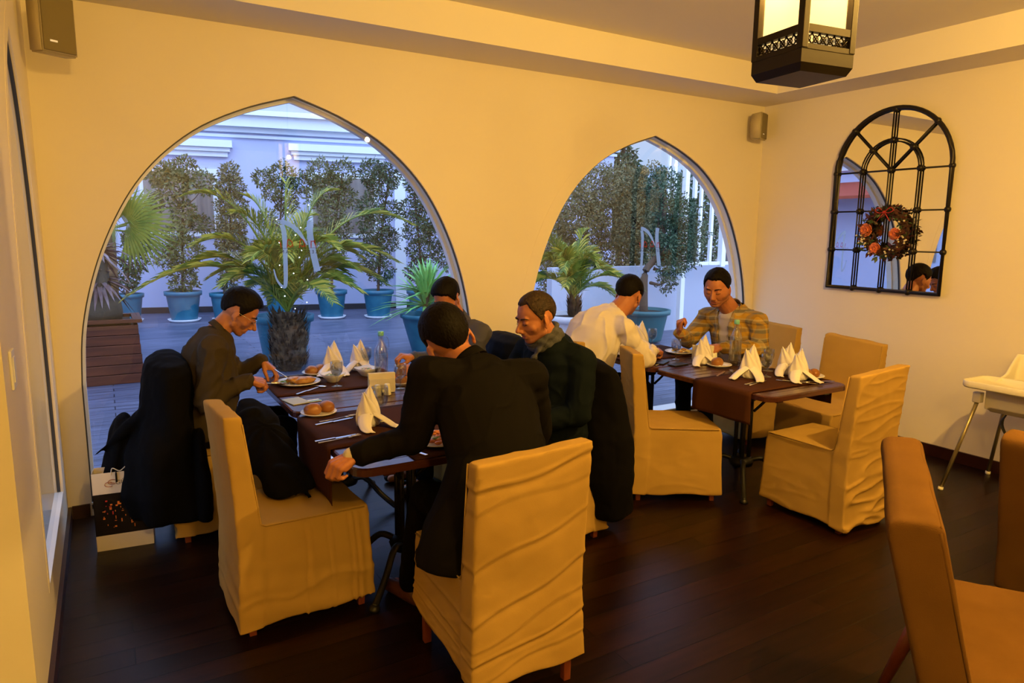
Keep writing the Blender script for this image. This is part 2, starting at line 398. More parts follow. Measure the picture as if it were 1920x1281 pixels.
wing = empty('side_building', (-7.5, 5.2, 0), PI/2, 'plain rendered wing closing the terrace on the side of the wooden planter', 'building')
bm = bmesh.new(); bx(bm, 0, 11, 0, .4, -.14, 7.5); obj('wing_wall', bm, M_fac, wing, False)
bm = bmesh.new(); bx(bm, 0, 11, -.3, 0, 3.8, 4.05); bx(bm, 0, 11, -.15, 0, 3.6, 3.8); obj('cornice', bm, M_faw, wing, False)
for s0 in (1.5, 4.5, 7.5):
    bm = bmesh.new(); bx(bm, s0, s0+1.3, -.04, 0, 1.1, 2.8); obj('wing_window', bm, M_curt, wing, False)
bm = bmesh.new(); prism(bm, [(-1.1, 2.75), (0, 3.2), (0, 3.28), (-1.1, 2.83)], 3.9, 9.4); obj('red_awning', bm, mat('red_awning_cloth', (.32, .045, .03), .7), wing, False)
def leaf_mesh(cl, n, size, flat=.62, shell=.55, elong=1.6):
    """n small pointed leaves scattered through the blobs cl = [(x, y, z, r), ...]"""
    cl = np.array(cl, float); w = cl[:, 3]**2; idx = npr.choice(len(cl), n, p=w/w.sum())
    d = npr.normal(size=(n, 3)); d /= np.linalg.norm(d, axis=1)[:, None]
    rr = (shell + (1-shell)*npr.random(n)**.7) * cl[idx, 3] * (1 + .22*np.sin(d[:, 0]*7+idx)*np.cos(d[:, 2]*6))
    P = cl[idx, :3] + d*rr[:, None]
    a = npr.normal(size=(n, 3)) + d*.8; a /= np.linalg.norm(a, axis=1)[:, None]
    b = np.cross(a, npr.normal(size=(n, 3))); b /= np.linalg.norm(b, axis=1)[:, None]
    s = size*(.6+.8*npr.random(n))[:, None]
    q = np.stack([P, P + a*s*elong*.5 + b*s*flat*.5, P + a*s*elong, P + a*s*elong*.5 - b*s*flat*.5], 1).reshape(-1, 3)
    me = bpy.data.meshes.new('foliage'); f = np.arange(4*n).reshape(n, 4)
    me.from_pydata(q.tolist(), [], f.tolist()); return me
def plant_pot(bm, c, r, h, rb=.72, n=28):
    lathe(bm, [(0, 0), (r*rb, 0), (r*rb*1.04, h*.06), (r*.94, h*.82), (r*.95, h*.84), (r*1.05, h*.86), (r*1.07, h), (r*.96, h), (r*.93, h*.9), (0, h*.9)], c, n)
def tree(base, blobs, label, m=None, n=2600, size=.05, potr=.30, poth=.53, trunk=None, tr=.03, cat='potted tree', name='potted_tree', pot=True, group=None, saucer=True, potm=None):
    x, y, z = base; t = empty(name, base, 0, label, cat, group)
    L = [(a-x, b-y, c-z, r) for a, b, c, r in blobs]
    if pot:
        bm = bmesh.new(); plant_pot(bm, (0, 0, .03), potr, poth); p = obj('plant_pot', bm, potm or M_pot, t)
        bm = bmesh.new(); lathe(bm, [(0, .03+poth*.905), (potr*.92, .03+poth*.905), (potr*.5, poth*.95), (0, poth*.97)], n=20); obj('soil', bm, M_soil, p)
        if saucer:
            bm = bmesh.new(); lathe(bm, [(0, 0), (potr*.8, 0), (potr*.95, .05), (potr*.92, .05), (potr*.75, .02), (0, .02)], n=24); obj('saucer', bm, M_faw, p)
    bm = bmesh.new(); top = max(L, key=lambda q: q[2]); z0 = poth*.9 if pot else 0
    path = trunk or [(0, 0, z0), (top[0]*.2, 0, z0+(top[2]-z0)*.35), (top[0]*.6, 0, z0+(top[2]-z0)*.7), (top[0], top[1], top[2])]
    tube(bm, catmull(path, 4), [tr*(1-.55*i/(4*len(path)-4)) for i in range(4*(len(path)-1)+1)], 7)
    for q in L:
        k = min(len(path)-1, max(1, int(len(path)*.5))); s = V(path[k]) if q[2] > path[k][2] else V(path[0]).lerp(V(path[k]), max(0, min(1, (q[2]-z0)/(max(.01, path[k][2]-z0)))))
        tube(bm, [s, s.lerp(V(q[:3]), .5)+V((0, 0, -.04)), q[:3]], [tr*.4, tr*.28, tr*.12], 5)
    obj('trunk', bm, M_bark, t)
    me = leaf_mesh(L, int(n*1.7), size*.82); obj('foliage', me, m or M_leaf, t, smooth=False)
    return t
def bl(Y, lst, dy=.12): return [(a, Y + rnd.uniform(-dy, dy), b, c) for a, b, c in lst]
tree((.33, 14.5, 0), bl(14.5, [(.55, 1.51, .24), (.48, 1.12, .24), (.64, 2.0, .2), (.37, .78, .2)]), 'dark slim potted shrub at the far wall behind the fan palm', M_leafd, 1500, .055, .27, .5)
tree((1.25, 14.2, 0), bl(14.2, [(1.0, 2.72, .27), (1.4, 2.79, .26), (1.75, 2.56, .22), (1.2, 2.54, .33), (.88, 2.19, .19), (1.35, 2.01, .24), (1.61, 1.82, .18), (1.19, 1.62, .22), (1.31, 1.28, .36), (.99, 1.23, .22), (1.28, .78, .26)]),
     'tall clipped tree with flat top in turquoise pot before the curtained window', M_leaf, 4200, .055, .31, .54, saucer=True)
tree((1.93, 14.0, 0), bl(14, [(2.14, 2.77, .19), (2.15, 2.5, .25), (2.16, 2.2, .27), (2.14, 1.9, .29), (2.13, 1.6, .29), (2.12, 1.3, .27), (2.07, .95, .2), (2.02, .72, .16)], .05), 'narrow columnar brownish conifer in turquoise pot', M_leafy, 5200, .045, .24, .5, trunk=[(0, 0, .45), (.1, 0, 1), (.2, 0, 2), (.2, 0, 2.8)])
tree((2.92, 13.8, 0), bl(13.8, [(2.68, 2.68, .18), (3.07, 2.75, .27), (3.37, 2.62, .21), (2.81, 2.44, .16), (3.15, 2.25, .23), (2.74, 1.94, .18), (2.98, 1.64, .25), (2.91, 1.23, .23)]), 'sparse potted tree standing behind the big palm crown', M_leaf, 2600, .05, .27, .5)
tree((3.86, 13.5, 0), bl(13.5, [(3.71, 2.82, .29), (4.13, 2.84, .25), (3.91, 2.57, .31), (3.59, 2.36, .19), (4.22, 2.38, .21), (3.89, 2.06, .27), (4.09, 1.76, .25), (3.72, 1.65, .23), (3.92, 1.29, .27), (3.86, .92, .15)]), 'leafy potted tree just past the palm fronds, its turquoise pot half hidden', M_leaf, 3600, .05, .29, .53)
tree((4.72, 13.2, 0), bl(13.2, [(4.62, 2.84, .27), (5.0, 2.86, .23), (4.8, 2.65, .29), (4.55, 2.18, .25), (4.99, 2.14, .19), (4.65, 1.76, .32), (4.92, 1.56, .26), (4.58, 1.24, .28), (4.8, .92, .26)]), 'dark flat-topped potted tree in the fully visible round turquoise pot', M_leafd, 4200, .05, .30, .53)
tree((5.55, 12.9, 0), bl(12.9, [(5.38, 2.66, .21), (5.61, 2.41, .26), (5.32, 2.19, .21), (5.72, 1.99, .3), (5.43, 1.77, .3), (5.9, 1.67, .3), (5.54, 1.35, .28), (6.01, 1.24, .26), (5.54, .92, .28)]), 'dark potted tree behind the bright green spiky plant', M_leafd, 4200, .05, .30, .53)
tree((6.9, 12.6, 0), bl(12.6, [(6.6, 2.7, .3), (7.0, 2.5, .35), (6.7, 2.1, .35), (7.1, 1.8, .35), (6.8, 1.4, .35), (7.0, 1.0, .3)]), 'bushy potted tree between the two arches, at the far wall', M_leafd, 2500, .06, .30, .53)

def frond(bm, p0, p1, p2, L=.36, n=44, w=.015, droop=.25, yellow=.3):
    """one feather frond: a rachis from p0 by way of p1 to p2 with two rows of leaflets"""
    p0, p1, p2 = V(p0), V(p1), V(p2); N = n; pts = [(1-t)**2*p0 + 2*t*(1-t)*p1 + t*t*p2 for t in [i/N for i in range(N+1)]]
    tube(bm, pts, [.016*(1-.8*i/N)+.002 for i in range(N+1)], 5)
    for i in range(3, N+1):
        t = i/N; d = (pts[min(N, i+1)]-pts[i-1]).normalized(); s, u = frame_of(d)
        ln = L*(.35 + .65*math.sin(PI*min(1, .12+t*.95)**.8))*rnd.uniform(.85, 1.1)
        for sg in (-1, 1):
            a = (d*(1.0+.6*t) + s*sg*1.0 + u*(.38+rnd.uniform(-.2, .2))).normalized()
            mid = pts[i] + a*ln*.55; tip = pts[i] + a*ln + V((0, 0, -droop*ln*(1-.3*t)))
            wv = a.cross(u).normalized()*w*rnd.uniform(.8, 1.2)
            vs = [bm.verts.new(q) for q in (pts[i]-wv*.35, pts[i]+wv*.35, mid+wv*.5, tip, mid-wv*.5)]
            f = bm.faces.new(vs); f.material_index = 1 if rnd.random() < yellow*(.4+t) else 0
def palm(base, crown, targets, label, n_extra, trunk_r, pot, L=.36, seed=3, reach=1.5, name='potted_palm', yellow=.3):
    t = empty(name, base, 0, label, 'potted palm'); B = V(base); c = V(crown)-B; q = random.Random(seed)
    if pot:
        bm = bmesh.new(); r, h, pm = pot; plant_pot(bm, (0, 0, 0), r, h, .62); p = obj('plant_pot', bm, pm, t)
        bm = bmesh.new(); lathe(bm, [(0, h*.905), (r*.93, h*.905), (r*.4, h*.95), (0, h*.96)], n=20); obj('soil', bm, M_soil, p)
    bm = bmesh.new(); z0 = pot[1]*.88 if pot else 0; H_ = c.z-z0
    lathe(bm, [(trunk_r*.7, z0), (trunk_r*1.05, z0+H_*.3), (trunk_r*1.15, z0+H_*.65), (trunk_r*.8, z0+H_*.95), (0, z0+H_*1.02)], n=16)
    for i in range(int(230*max(1, H_/.45))):   # old leaf bases round the stem
        a = q.uniform(0, 2*PI); zz = z0 + H_*q.uniform(.02, .95); rr = trunk_r*(1+.12*math.sin((zz-z0)/H_*PI))
        o = V((math.cos(a), math.sin(a), 0)); p = o*rr*.9 + V((0, 0, zz)); s = o.cross(V((0, 0, 1)))
        vs = [bm.verts.new(w) for w in (p - s*.028, p + s*.028, p + o*.045 + V((0, 0, .05)) + s*.016, p + o*(.05+.04*q.random()) + V((0, 0, .10+.05*q.random())), p + o*.045 + V((0, 0, .05)) - s*.016)]
        bm.faces.new(vs)
    obj('trunk', bm, M_husk, t)
    for T in targets:
        T = V(T)-B; d = T-c; up = .55 if d.z > .4 else .75
        bm = bmesh.new(); hz = math.hypot(d.x, d.y)
        p1 = c + V((d.x*.38, d.y*.38, max(d.z, 0)*.75 + hz*.42 + .1))
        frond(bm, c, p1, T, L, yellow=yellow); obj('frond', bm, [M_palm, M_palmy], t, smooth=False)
    for i in range(n_extra):
        a = 2*PI*i/n_extra*2.4 + q.uniform(-.3, .3); e = q.uniform(.1, 1.35); rl = reach*q.uniform(.7, 1.0)
        d = V((math.cos(a)*math.cos(e), math.sin(a)*math.cos(e), math.sin(e)))*rl
        T = c + V((d.x, d.y, d.z*.85 - .15)); p1 = c + V((d.x*.35, d.y*.35, max(d.z, .1)*.75+.28))
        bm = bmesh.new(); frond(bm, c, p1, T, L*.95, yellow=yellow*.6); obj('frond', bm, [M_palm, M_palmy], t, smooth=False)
    return t
Yp = 8.6
palm((1.91, Yp, 0), (1.91, Yp, .72), [(.88, Yp-.1, 2.1), (.21, Yp, .98), (1.97, Yp+.1, 2.28), (2.5, Yp, 2.21), (3.48, Yp-.1, 1.83), (3.16, Yp, 1.05), (3.35, Yp+.1, 1.33), (.9, Yp-.2, 1.55), (1.3, Yp-.3, 1.9), (2.85, Yp-.4, 1.45), (.75, Yp+.2, 1.25), (2.3, Yp+.3, 1.9), (1.55, Yp+.2, 2.1)],
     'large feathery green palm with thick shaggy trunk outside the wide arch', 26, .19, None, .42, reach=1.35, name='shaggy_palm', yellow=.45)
t = empty('plant_pot', (2.02, 9.35, 0), 0, 'big blue pot standing right behind the shaggy palm trunk', 'pot')
bm = bmesh.new(); plant_pot(bm, (0, 0, 0), .37, .60); obj('pot_body', bm, M_pot, t)
palm((5.53, 7.6, 0), (5.5, 7.6, .82), [(4.85, 7.6, 1.62), (5.66, 7.6, 1.75), (5.78, 7.5, 1.5), (6.25, 7.6, 1.12), (4.7, 7.6, .95), (4.8, 7.5, 1.3), (5.0, 7.7, 1.7), (6.0, 7.9, 1.4), (5.1, 7.2, 1.05)],
     'smaller feathery palm in a broad white planter outside the narrow arch', 12, .045, (.42, .62, M_potw), .32, seed=9, reach=1.15)
def blades(bm, c, n, L, w, seed, up=.2, m2=0, droop=.25):
    q = random.Random(seed)
    for i in range(n):
        a = q.uniform(0, 2*PI); e = q.uniform(up, 1.45); ln = L*q.uniform(.7, 1.05)
        d = V((math.cos(a)*math.cos(e), math.sin(a)*math.cos(e), math.sin(e))); s = d.cross(V((0, 0, 1))).normalized()*w
        p = V(c); pts = [p + d*ln*t + V((0, 0, -droop*ln*t*t)) for t in (0, .35, .7, 1)]; wd = (.5, 1, .7, 0.02)
        A = [bm.verts.new(b - s*k*.5) for b, k in zip(pts, wd)]; Bv = [bm.verts.new(b + s*k*.5 + V((0, 0, .0))) for b, k in zip(pts, wd)]; Cc = [bm.verts.new(b + V((0, 0, -w*.25*k))) for b, k in zip(pts, wd)]
        for k in range(3): bm.faces.new((A[k], Cc[k], Cc[k+1], A[k+1])); bm.faces.new((Cc[k], Bv[k], Bv[k+1], Cc[k+1]))
t = empty('spiky_yucca', (3.92, 9.0, 0), 0, 'bright green spiky yucca in a tall blue pot outside, near the arch edge', 'potted plant')
bm = bmesh.new(); lathe(bm, [(0, 0), (.19, 0), (.2, .03), (.31, .42), (.33, .5), (.36, .51), (.36, .56), (.32, .56), (.3, .5), (0, .5)], n=28); obj('plant_pot', bm, M_pot, t)
bm = bmesh.new(); blades(bm, (0, 0, .68), 80, .80, .05, 4, -.25); blades(bm, (.05, 0, .85), 70, .72, .05, 5, .1); obj('leaf_rosette', bm, M_yucca, t, smooth=False)
bm = bmesh.new(); tube(bm, [(0, 0, .45), (.02, 0, .9)], .05, 8); obj('trunk', bm, M_bark, t)
# fan palm with a blown-open crown, left edge of the wide arch
t = empty('fan_palm', (.02, 10.1, 0), 0, 'fan-leaved palm with long stiff pale leaf fingers behind the wooden planter', 'palm')
bm = bmesh.new(); tube(bm, [(0, 0, 0), (.03, 0, .9), (.05, 0, 1.7)], [.11, .1, .09], 10); obj('trunk', bm, M_husk, t)
for i, (a, e) in enumerate(((-.1, .35), (.5, .75), (.2, -.1), (-.7, .2), (2.6, .5), (3.4, .1), (1.4, 1.1), (-1.4, .5), (.0, 1.0))):
    d = V((math.cos(a)*math.cos(e), math.sin(a)*math.cos(e), math.sin(e))); h = V((.05, 0, 1.7)) + d*.28; s, u = frame_of(d)
    bm = bmesh.new(); tube(bm, [(.05, 0, 1.7), h], .012, 5)
    for k in range(26):
        b = -1.9 + 3.8*k/25; v = (d*math.cos(b) + (u if abs(e) < .6 else s)*math.sin(b)).normalized(); L = .62*(1-.12*abs(b)); w = v.cross(s if abs(e) < .6 else u).normalized()*.016
        vs = [bm.verts.new(q) for q in (h, h+v*L*.5+w+u*.02, h+v*L+V((0, 0, -.05)), h+v*L*.5-w+u*.02)]; bm.faces.new(vs)
    obj('fan_leaf', bm, M_palm, t, smooth=False)
# timber planter with a dark stump-like plant
t = empty('wooden_planter', (-.03, 8.95, 0), 0, 'square red-brown plank planter on the deck by the arch', 'planter')
bm = bmesh.new()
for k in range(6): box(bm, (0, 0, .05+.11*k), (.66-.012*k+.03, .66, .105), bev=.006)
obj('planks', bm, M_woodbox, t, False)
bm = bmesh.new()
for a in (-1, 1): box(bm, (a*.31, 0, .70), (.09, .72, .035)); box(bm, (0, a*.31, .70), (.54, .09, .035))
obj('top_rail', bm, M_woodbox, t, False)
bm = bmesh.new(); box(bm, (0, 0, .67), (.5, .5, .03)); obj('soil', bm, M_soil, t, False)
t = empty('dry_leaved_dracaena', (-.06, 8.9, .686), 0, 'dark-trunked plant with drooping dry brown leaves in the wooden planter', 'plant')
bm = bmesh.new(); lathe(bm, [(0, 0), (.2, 0), (.215, .1), (.2, .22), (.12, .28), (.09, .75), (0, .8)], n=16); obj('trunk', bm, mat('charcoal_bark', (.035, .04, .035), .8, bump=(30, .5, .01)), t)
bm = bmesh.new(); blades(bm, (0, 0, .45), 60, .42, .05, 11, -.5, droop=.6); blades(bm, (0, 0, .75), 60, .42, .05, 12, -.4, droop=.6); obj('dry_leaves', bm, mat('dry_brown_leaves', (.075, .045, .055), .6, var=(9, (.18, .15, .19))), t, smooth=False)

# right-hand side: gnarled potted tree, hedge trees, conifer, low wall, pergola and railing
tree((7.42, 8.3, 0), bl(8.3, [(7.79, 2.47, .3), (8.1, 2.06, .3), (7.85, 2.05, .28), (8.31, 1.72, .26), (7.9, 1.64, .35), (7.68, 1.55, .22), (8.1, 1.32, .26), (8.45, 1.37, .2), (7.75, 1.18, .2), (7.95, .95, .17)], .2),
     'gnarled tree with forked trunk in dark teal pot outside the narrow arch', M_leafd, 5200, .042, .40, .5, trunk=[(0, 0, .45), (-.02, 0, .85), (.0, 0, 1.15), (.2, 0, 1.35), (.32, 0, 1.7), (.35, 0, 2.3)], tr=.075, potm=M_potd, saucer=False)
tree((7.9, 10.6, 0), bl(10.6, [(7.56, 2.15, .48), (7.98, 2.55, .48), (7.4, 1.51, .45), (8.01, 1.8, .56), (7.78, 1.11, .5), (7.05, 1.31, .32), (7.2, .8, .4), (7.9, .5, .5)], .3), 'broad olive-brown clipped evergreen behind the smaller palm', M_leafy, 15000, .045, pot=False, cat='tree', name='evergreen_tree', tr=.07)
tree((8.95, 10.4, 0), bl(10.4, [(8.62, 2.62, .46), (9.15, 2.65, .42), (8.65, 1.9, .57), (9.33, 1.93, .53), (8.55, 1.15, .52), (9.1, 1.2, .5), (8.8, .6, .5)], .3), 'broad evergreen beside the forked tree, under the conifer tip', M_leafy, 15000, .045, pot=False, cat='tree', name='evergreen_tree', tr=.07)
cb = []
for k in range(13):
    z = 5.0 - k*.25; r = .07+.075*k
    for j in range(max(1, k)): a = j*2.4+k; cb.append((14.05+math.cos(a)*r, 17+math.sin(a)*r, z-r*.12, .10+.018*k))
tree((14.05, 17, -.1), cb, 'tall blue-green conifer rising above the hedge against the sky', M_leafd, 8000, .13, pot=False, cat='tree', name='conifer_tree', tr=.12)
M_pg = mat('white_painted_steel', (.80, .82, .86), .4)
t = empty('white_terrace_screen', (8.7, 8.8, 0), 0, 'white slatted pergola screen with tall square posts at the terrace edge', 'pergola')
def post(x, z0, z1, w, y=0, name='post'):
    bm = bmesh.new(); bx(bm, x-w/2, x+w/2, y-w/2, y+w/2, z0, z1); return obj(name, bm, M_pg, t, False)
post(0, 0, 3.4, .09); post(1.55, 0, 3.4, .09)
for x, z0, z1, w in ((-.4, 1.2, 3.4, .045), (-.27, 2.33, 3.4, .06), (.22, 2.35, 3.4, .06), (.38, 1.24, 3.4, .05), (.66, 1.2, 3.4, .055), (.97, 1.16, 3.4, .10), (1.25, 1.16, 3.4, .05)):
    post(x, z0, z1, w, 0, 'slat')
bm = bmesh.new(); bx(bm, .045, 1.6, -.02, .02, 1.19, 1.25); obj('rail', bm, M_pg, t, False)
bm = bmesh.new(); bx(bm, -.6, 1.9, -.06, .06, 3.4, 3.55); obj('beam', bm, M_pg, t, False)
bm = bmesh.new(); bx(bm, 6.2, 16, 9.15, 9.3, -.02, 1.17); tag(obj('parapet_wall', bm, mat('pale_parapet_render', (.40, .43, .55), .8), None, False), 'low pale rendered parapet behind the white screen', 'wall')
# far town beyond the parapet
for i, (x, y, w, h, c) in enumerate(((22, 26, 5, 4.6, (.42, .36, .40)), (29, 30, 6, 6.0, (.34, .40, .52)), (35, 27, 6, 5.0, (.30, .26, .30)))):
    b = empty('distant_building', (x, y, -.3), -.5, ['mauve town building seen through the pergola slats, nearest the conifer', 'taller blue-grey town building between the slats', 'dark brown town building at the arch edge'][i], 'building')
    bm = bmesh.new(); bx(bm, -w/2, w/2, 0, 4, 0, h); obj('wall', bm, mat('town_wall_%d' % i, c, .8), b, False)
    for fl in range(int(h//1.5)):
        for k in range(4):
            bm = bmesh.new(); bx(bm, -w/2+w*(k+.3)/4, -w/2+w*(k+.8)/4, -.03, 0, .5+fl*1.5, 1.4+fl*1.5); obj('window', bm, M_curt, b, False)
tree((17.5, 18.5, -.1), [(17.5, 18.5, 2.4, 1.1), (18.3, 18.6, 1.7, .9), (16.8, 18.4, 1.5, .8), (17.6, 18.5, 3.3, .7)], 'loose bare-branched tree past the parapet', M_leafd, 2400, .16, pot=False, cat='tree', name='bare_tree', tr=.1)
tree((13.2, 13.2, -.1), [(13.2, 13.2, 2.2, .8), (13.7, 13.2, 1.6, .8), (12.8, 13.1, 1.4, .7), (13.2, 13.2, 2.9, .5)], 'small dark tree showing between the white slats', M_leafd, 2600, .10, pot=False, cat='tree', name='small_tree', tr=.08)
# string lights woven through the big palm
bm = bmesh.new(); q = random.Random(2)
for k in range(15):
    z = 2.0 - k*.085; a = k*1.9; ico_jit(bm, (1.80+.16*math.cos(a)+.1*q.random(), 8.0+.12*math.sin(a), z), (.008,)*3, 1, 0)
wire = bmesh.new(); tube(wire, catmull([(1.80+.16*math.cos(k*1.9), 8.02+.12*math.sin(k*1.9), 2.0-k*.085) for k in range(15)], 3), .0012, 4)
fl = tag(obj('fairy_lights', bm, mat('fairy_light', (1, 1, 1), .3, emit=((.9, .95, 1), 2.5))), 'string of tiny white fairy lights hanging in the big palm', 'string lights')
obj('wire', wire, M_palm, fl)
# ================================================================= fused cloth / body meshes
def fuse(bm, voxel, it=2, disp=None, lam=.5):
    """one continuous surface from overlapping closed shapes"""
    me = bpy.data.meshes.new('tmp'); bm.to_mesh(me); bm.free()
    o = bpy.data.objects.new('tmp', me); COL.objects.link(o)
    md = o.modifiers.new('r', 'REMESH'); md.mode = 'VOXEL'; md.voxel_size = voxel; md.adaptivity = 0
    dg = bpy.context.evaluated_depsgraph_get(); dg.update()
    out = bpy.data.meshes.new_from_object(o.evaluated_get(dg))
    bpy.data.objects.remove(o); bpy.data.meshes.remove(me)
    n = len(out.vertices); P = np.empty(n*3); out.vertices.foreach_get('co', P); P = P.reshape(-1, 3)
    E = np.empty(len(out.edges)*2, int); out.edges.foreach_get('vertices', E); E = E.reshape(-1, 2)
    deg = np.bincount(E.ravel(), minlength=n)[:, None].astype(float)
    for k in range(it):
        S = np.zeros_like(P)
        for c in range(3): S[:, c] = np.bincount(E[:, 0], P[E[:, 1], c], n) + np.bincount(E[:, 1], P[E[:, 0], c], n)
        P = P + lam*(S/np.maximum(deg, 1) - P)
    out.vertices.foreach_set('co', P.ravel()); out.update()
    if disp:
        N = np.empty(n*3); out.vertex_normals.foreach_get('vector', N); N = N.reshape(-1, 3)
        P = disp(P, N); out.vertices.foreach_set('co', P.ravel()); out.update()
    out.materials.clear()
    return out
def fbm(P, f, seed=0.0, stretch=(1, 1, 1)):
    q = P*np.array(stretch)*f + seed
    return np.array([noise.noise(V(p)) for p in q])
# ================================================================= slipcovered dining chairs (face local +y, origin on the floor)
CW, CH = .225, .955
def slipcover(seed, style, hem=(.05, .05)):
    bm = bmesh.new()
    prism(bm, [(-.27, .05), (.27, .05), (.265, .44), (.255, .485), (-.27, .49)], -CW, CW)
    A = [(-.30, .05), (-.20, .05), (-.205, .47), (-.262, CH), (-.335, CH+.004), (-.305, .5)]
    prism(bm, A, -CW-.006, CW+.006, lambda x, y, z: (x*(1+.03*max(0, z-.5)), y, z + .012*max(0, z-.8)/.15*(x/CW)))
    def disp(P, N):
        x, y, z = P.T; a = .0045*fbm(P, 5, seed) + .002*fbm(P, 16, seed+9)
        below = np.clip((.5-z)/.4, 0, 1)
        if style == 'folds':
            for z0, sl, am in ((.82, .16, .0015), (.64, .34, .003), (.44, .40, .0038), (.33, .34, .002), (.24, .30, .0042), (.15, .26, .002), (.89, .18, .0045)):
                u = z - z0 - sl*x + .012*np.sin(x*14+z0*30); a += am*np.exp(-(u/.009)**2) - am*.9*np.exp(-((u+.017)/.014)**2)
                w = z - z0*.8 + .5*(y+.25); a += (np.abs(N[:, 0]) > .7)*am*.4*np.exp(-(w/.009)**2)*(z < .45)
        elif style == 'pleats':
            for y0, am in ((-.02, .007), (.07, .004), (.17, .008), (.195, .008), (.235, .004)):
                u = y - y0 - .02*np.sin(z*6); a += (z < .47)*(np.abs(N[:, 0]) > .6)*am*(np.exp(-(u/.006)**2) - .8*np.exp(-((u+.012)/.007)**2))
            a += below*.006*np.exp(-(((z-.18)-.1*y-.02*np.sin(y*20))/.014)**2) + below*.006*np.sin(z*60+y*8+x*11)*.4
        else:
            rg = 1-np.abs(fbm(P, 6.5, seed+3, (.55, .55, 2.2))); a += (.010*below + .004)*(rg**7 - .35)*(N[:, 1] < -.5) + .003*below*rg**6
        fl = np.clip((.42-z)/.4, 0, 1)**1.5
        P = P + N*a[:, None]; P[:, 0] += np.sign(x)*fl*.012; P[:, 1] += np.where(y < 0, -1, 1)*fl*.018
        hb = hem[0] + (hem[1]-hem[0])*np.clip((y+.3)/.58, 0, 1); k = np.clip(1-(z-.05)/.25, 0, 1)
        P[:, 2] += k*(hb-.05 + .006*np.sin(x*25+y*19+seed)); return P
    return fuse(bm, .0085, 2, disp)
def chair_leg(x, y):
    bm = bmesh.new(); box(bm, (x, y, .17), (.036, .036, .34), bev=.003)
    for v in bm.verts:
        if v.co.z < .1: v.co.x = x + (v.co.x-x)*.82; v.co.y = y + (v.co.y-y)*.82
    return bm
seams = {}
def chair(loc, face, label, seed, style, hem=(.05, .05), group='slipcovered dining chairs'):
    """face = compass angle the sitter looks along, measured from world +x"""
    t = empty('dining_chair', (loc[0], loc[1], 0), face-PI/2, label, 'chair', group)
    obj('slipcover', slipcover(seed, style, hem), M_slip, t)
    bm = bmesh.new()
    for s in (-1, 1):
        x = s*(CW+.004)
        tube(bm, [(x, .24, .483), (x, -.19, .489), (x, -.207, .50), (x*1.005, -.232, .70), (x*1.012, -.262, .935)], .0033, 5); obj('piping', bm, M_slip, t); bm = bmesh.new()
    bm.free()
    for x in (-.19, .19):
        for y in (-.255, .225): obj('leg', chair_leg(x, y), M_leg, t)
    return t
chair((1.245, 2.22), PI/2-.03, 'cream slipcovered chair under the man in the black suit jacket', 1.3, 'folds', (.115, .17))
chair((.685, 3.06), R_(2), 'empty cream slipcovered chair with the black coat slung over its seat', 4.1, 'pleats', (.045, .05))
chair((3.20, 3.25), R_(-30), 'empty cream slipcovered chair turned sideways by the brown runner', 7.7, 'plain')
chair((3.76, 2.50), PI/2, 'empty cream slipcovered chair at the near end of the far table', 9.2, 'plain', (.04, .05))
chair((4.50, 3.02), PI, 'empty cream slipcovered chair closest to the wall with the mirror', 12.5, 'plain')
chair((4.70, 3.88), PI, 'cream slipcovered chair under the man in the yellow plaid shirt', 15.5, 'plain')
chair((2.04, 3.10), PI, 'cream slipcovered chair under the man in the grey scarf', 18.1, 'plain')
chair((.55, 4.15), 0, 'cream slipcovered chair under the man with glasses', 21.4, 'plain')
chair((2.13, 4.14), PI, 'cream slipcovered chair under the man hidden behind the suit jacket', 24.4, 'plain')
chair((3.09, 3.98), 0, 'cream slipcovered chair under the man in the white shirt', 27.7, 'plain')

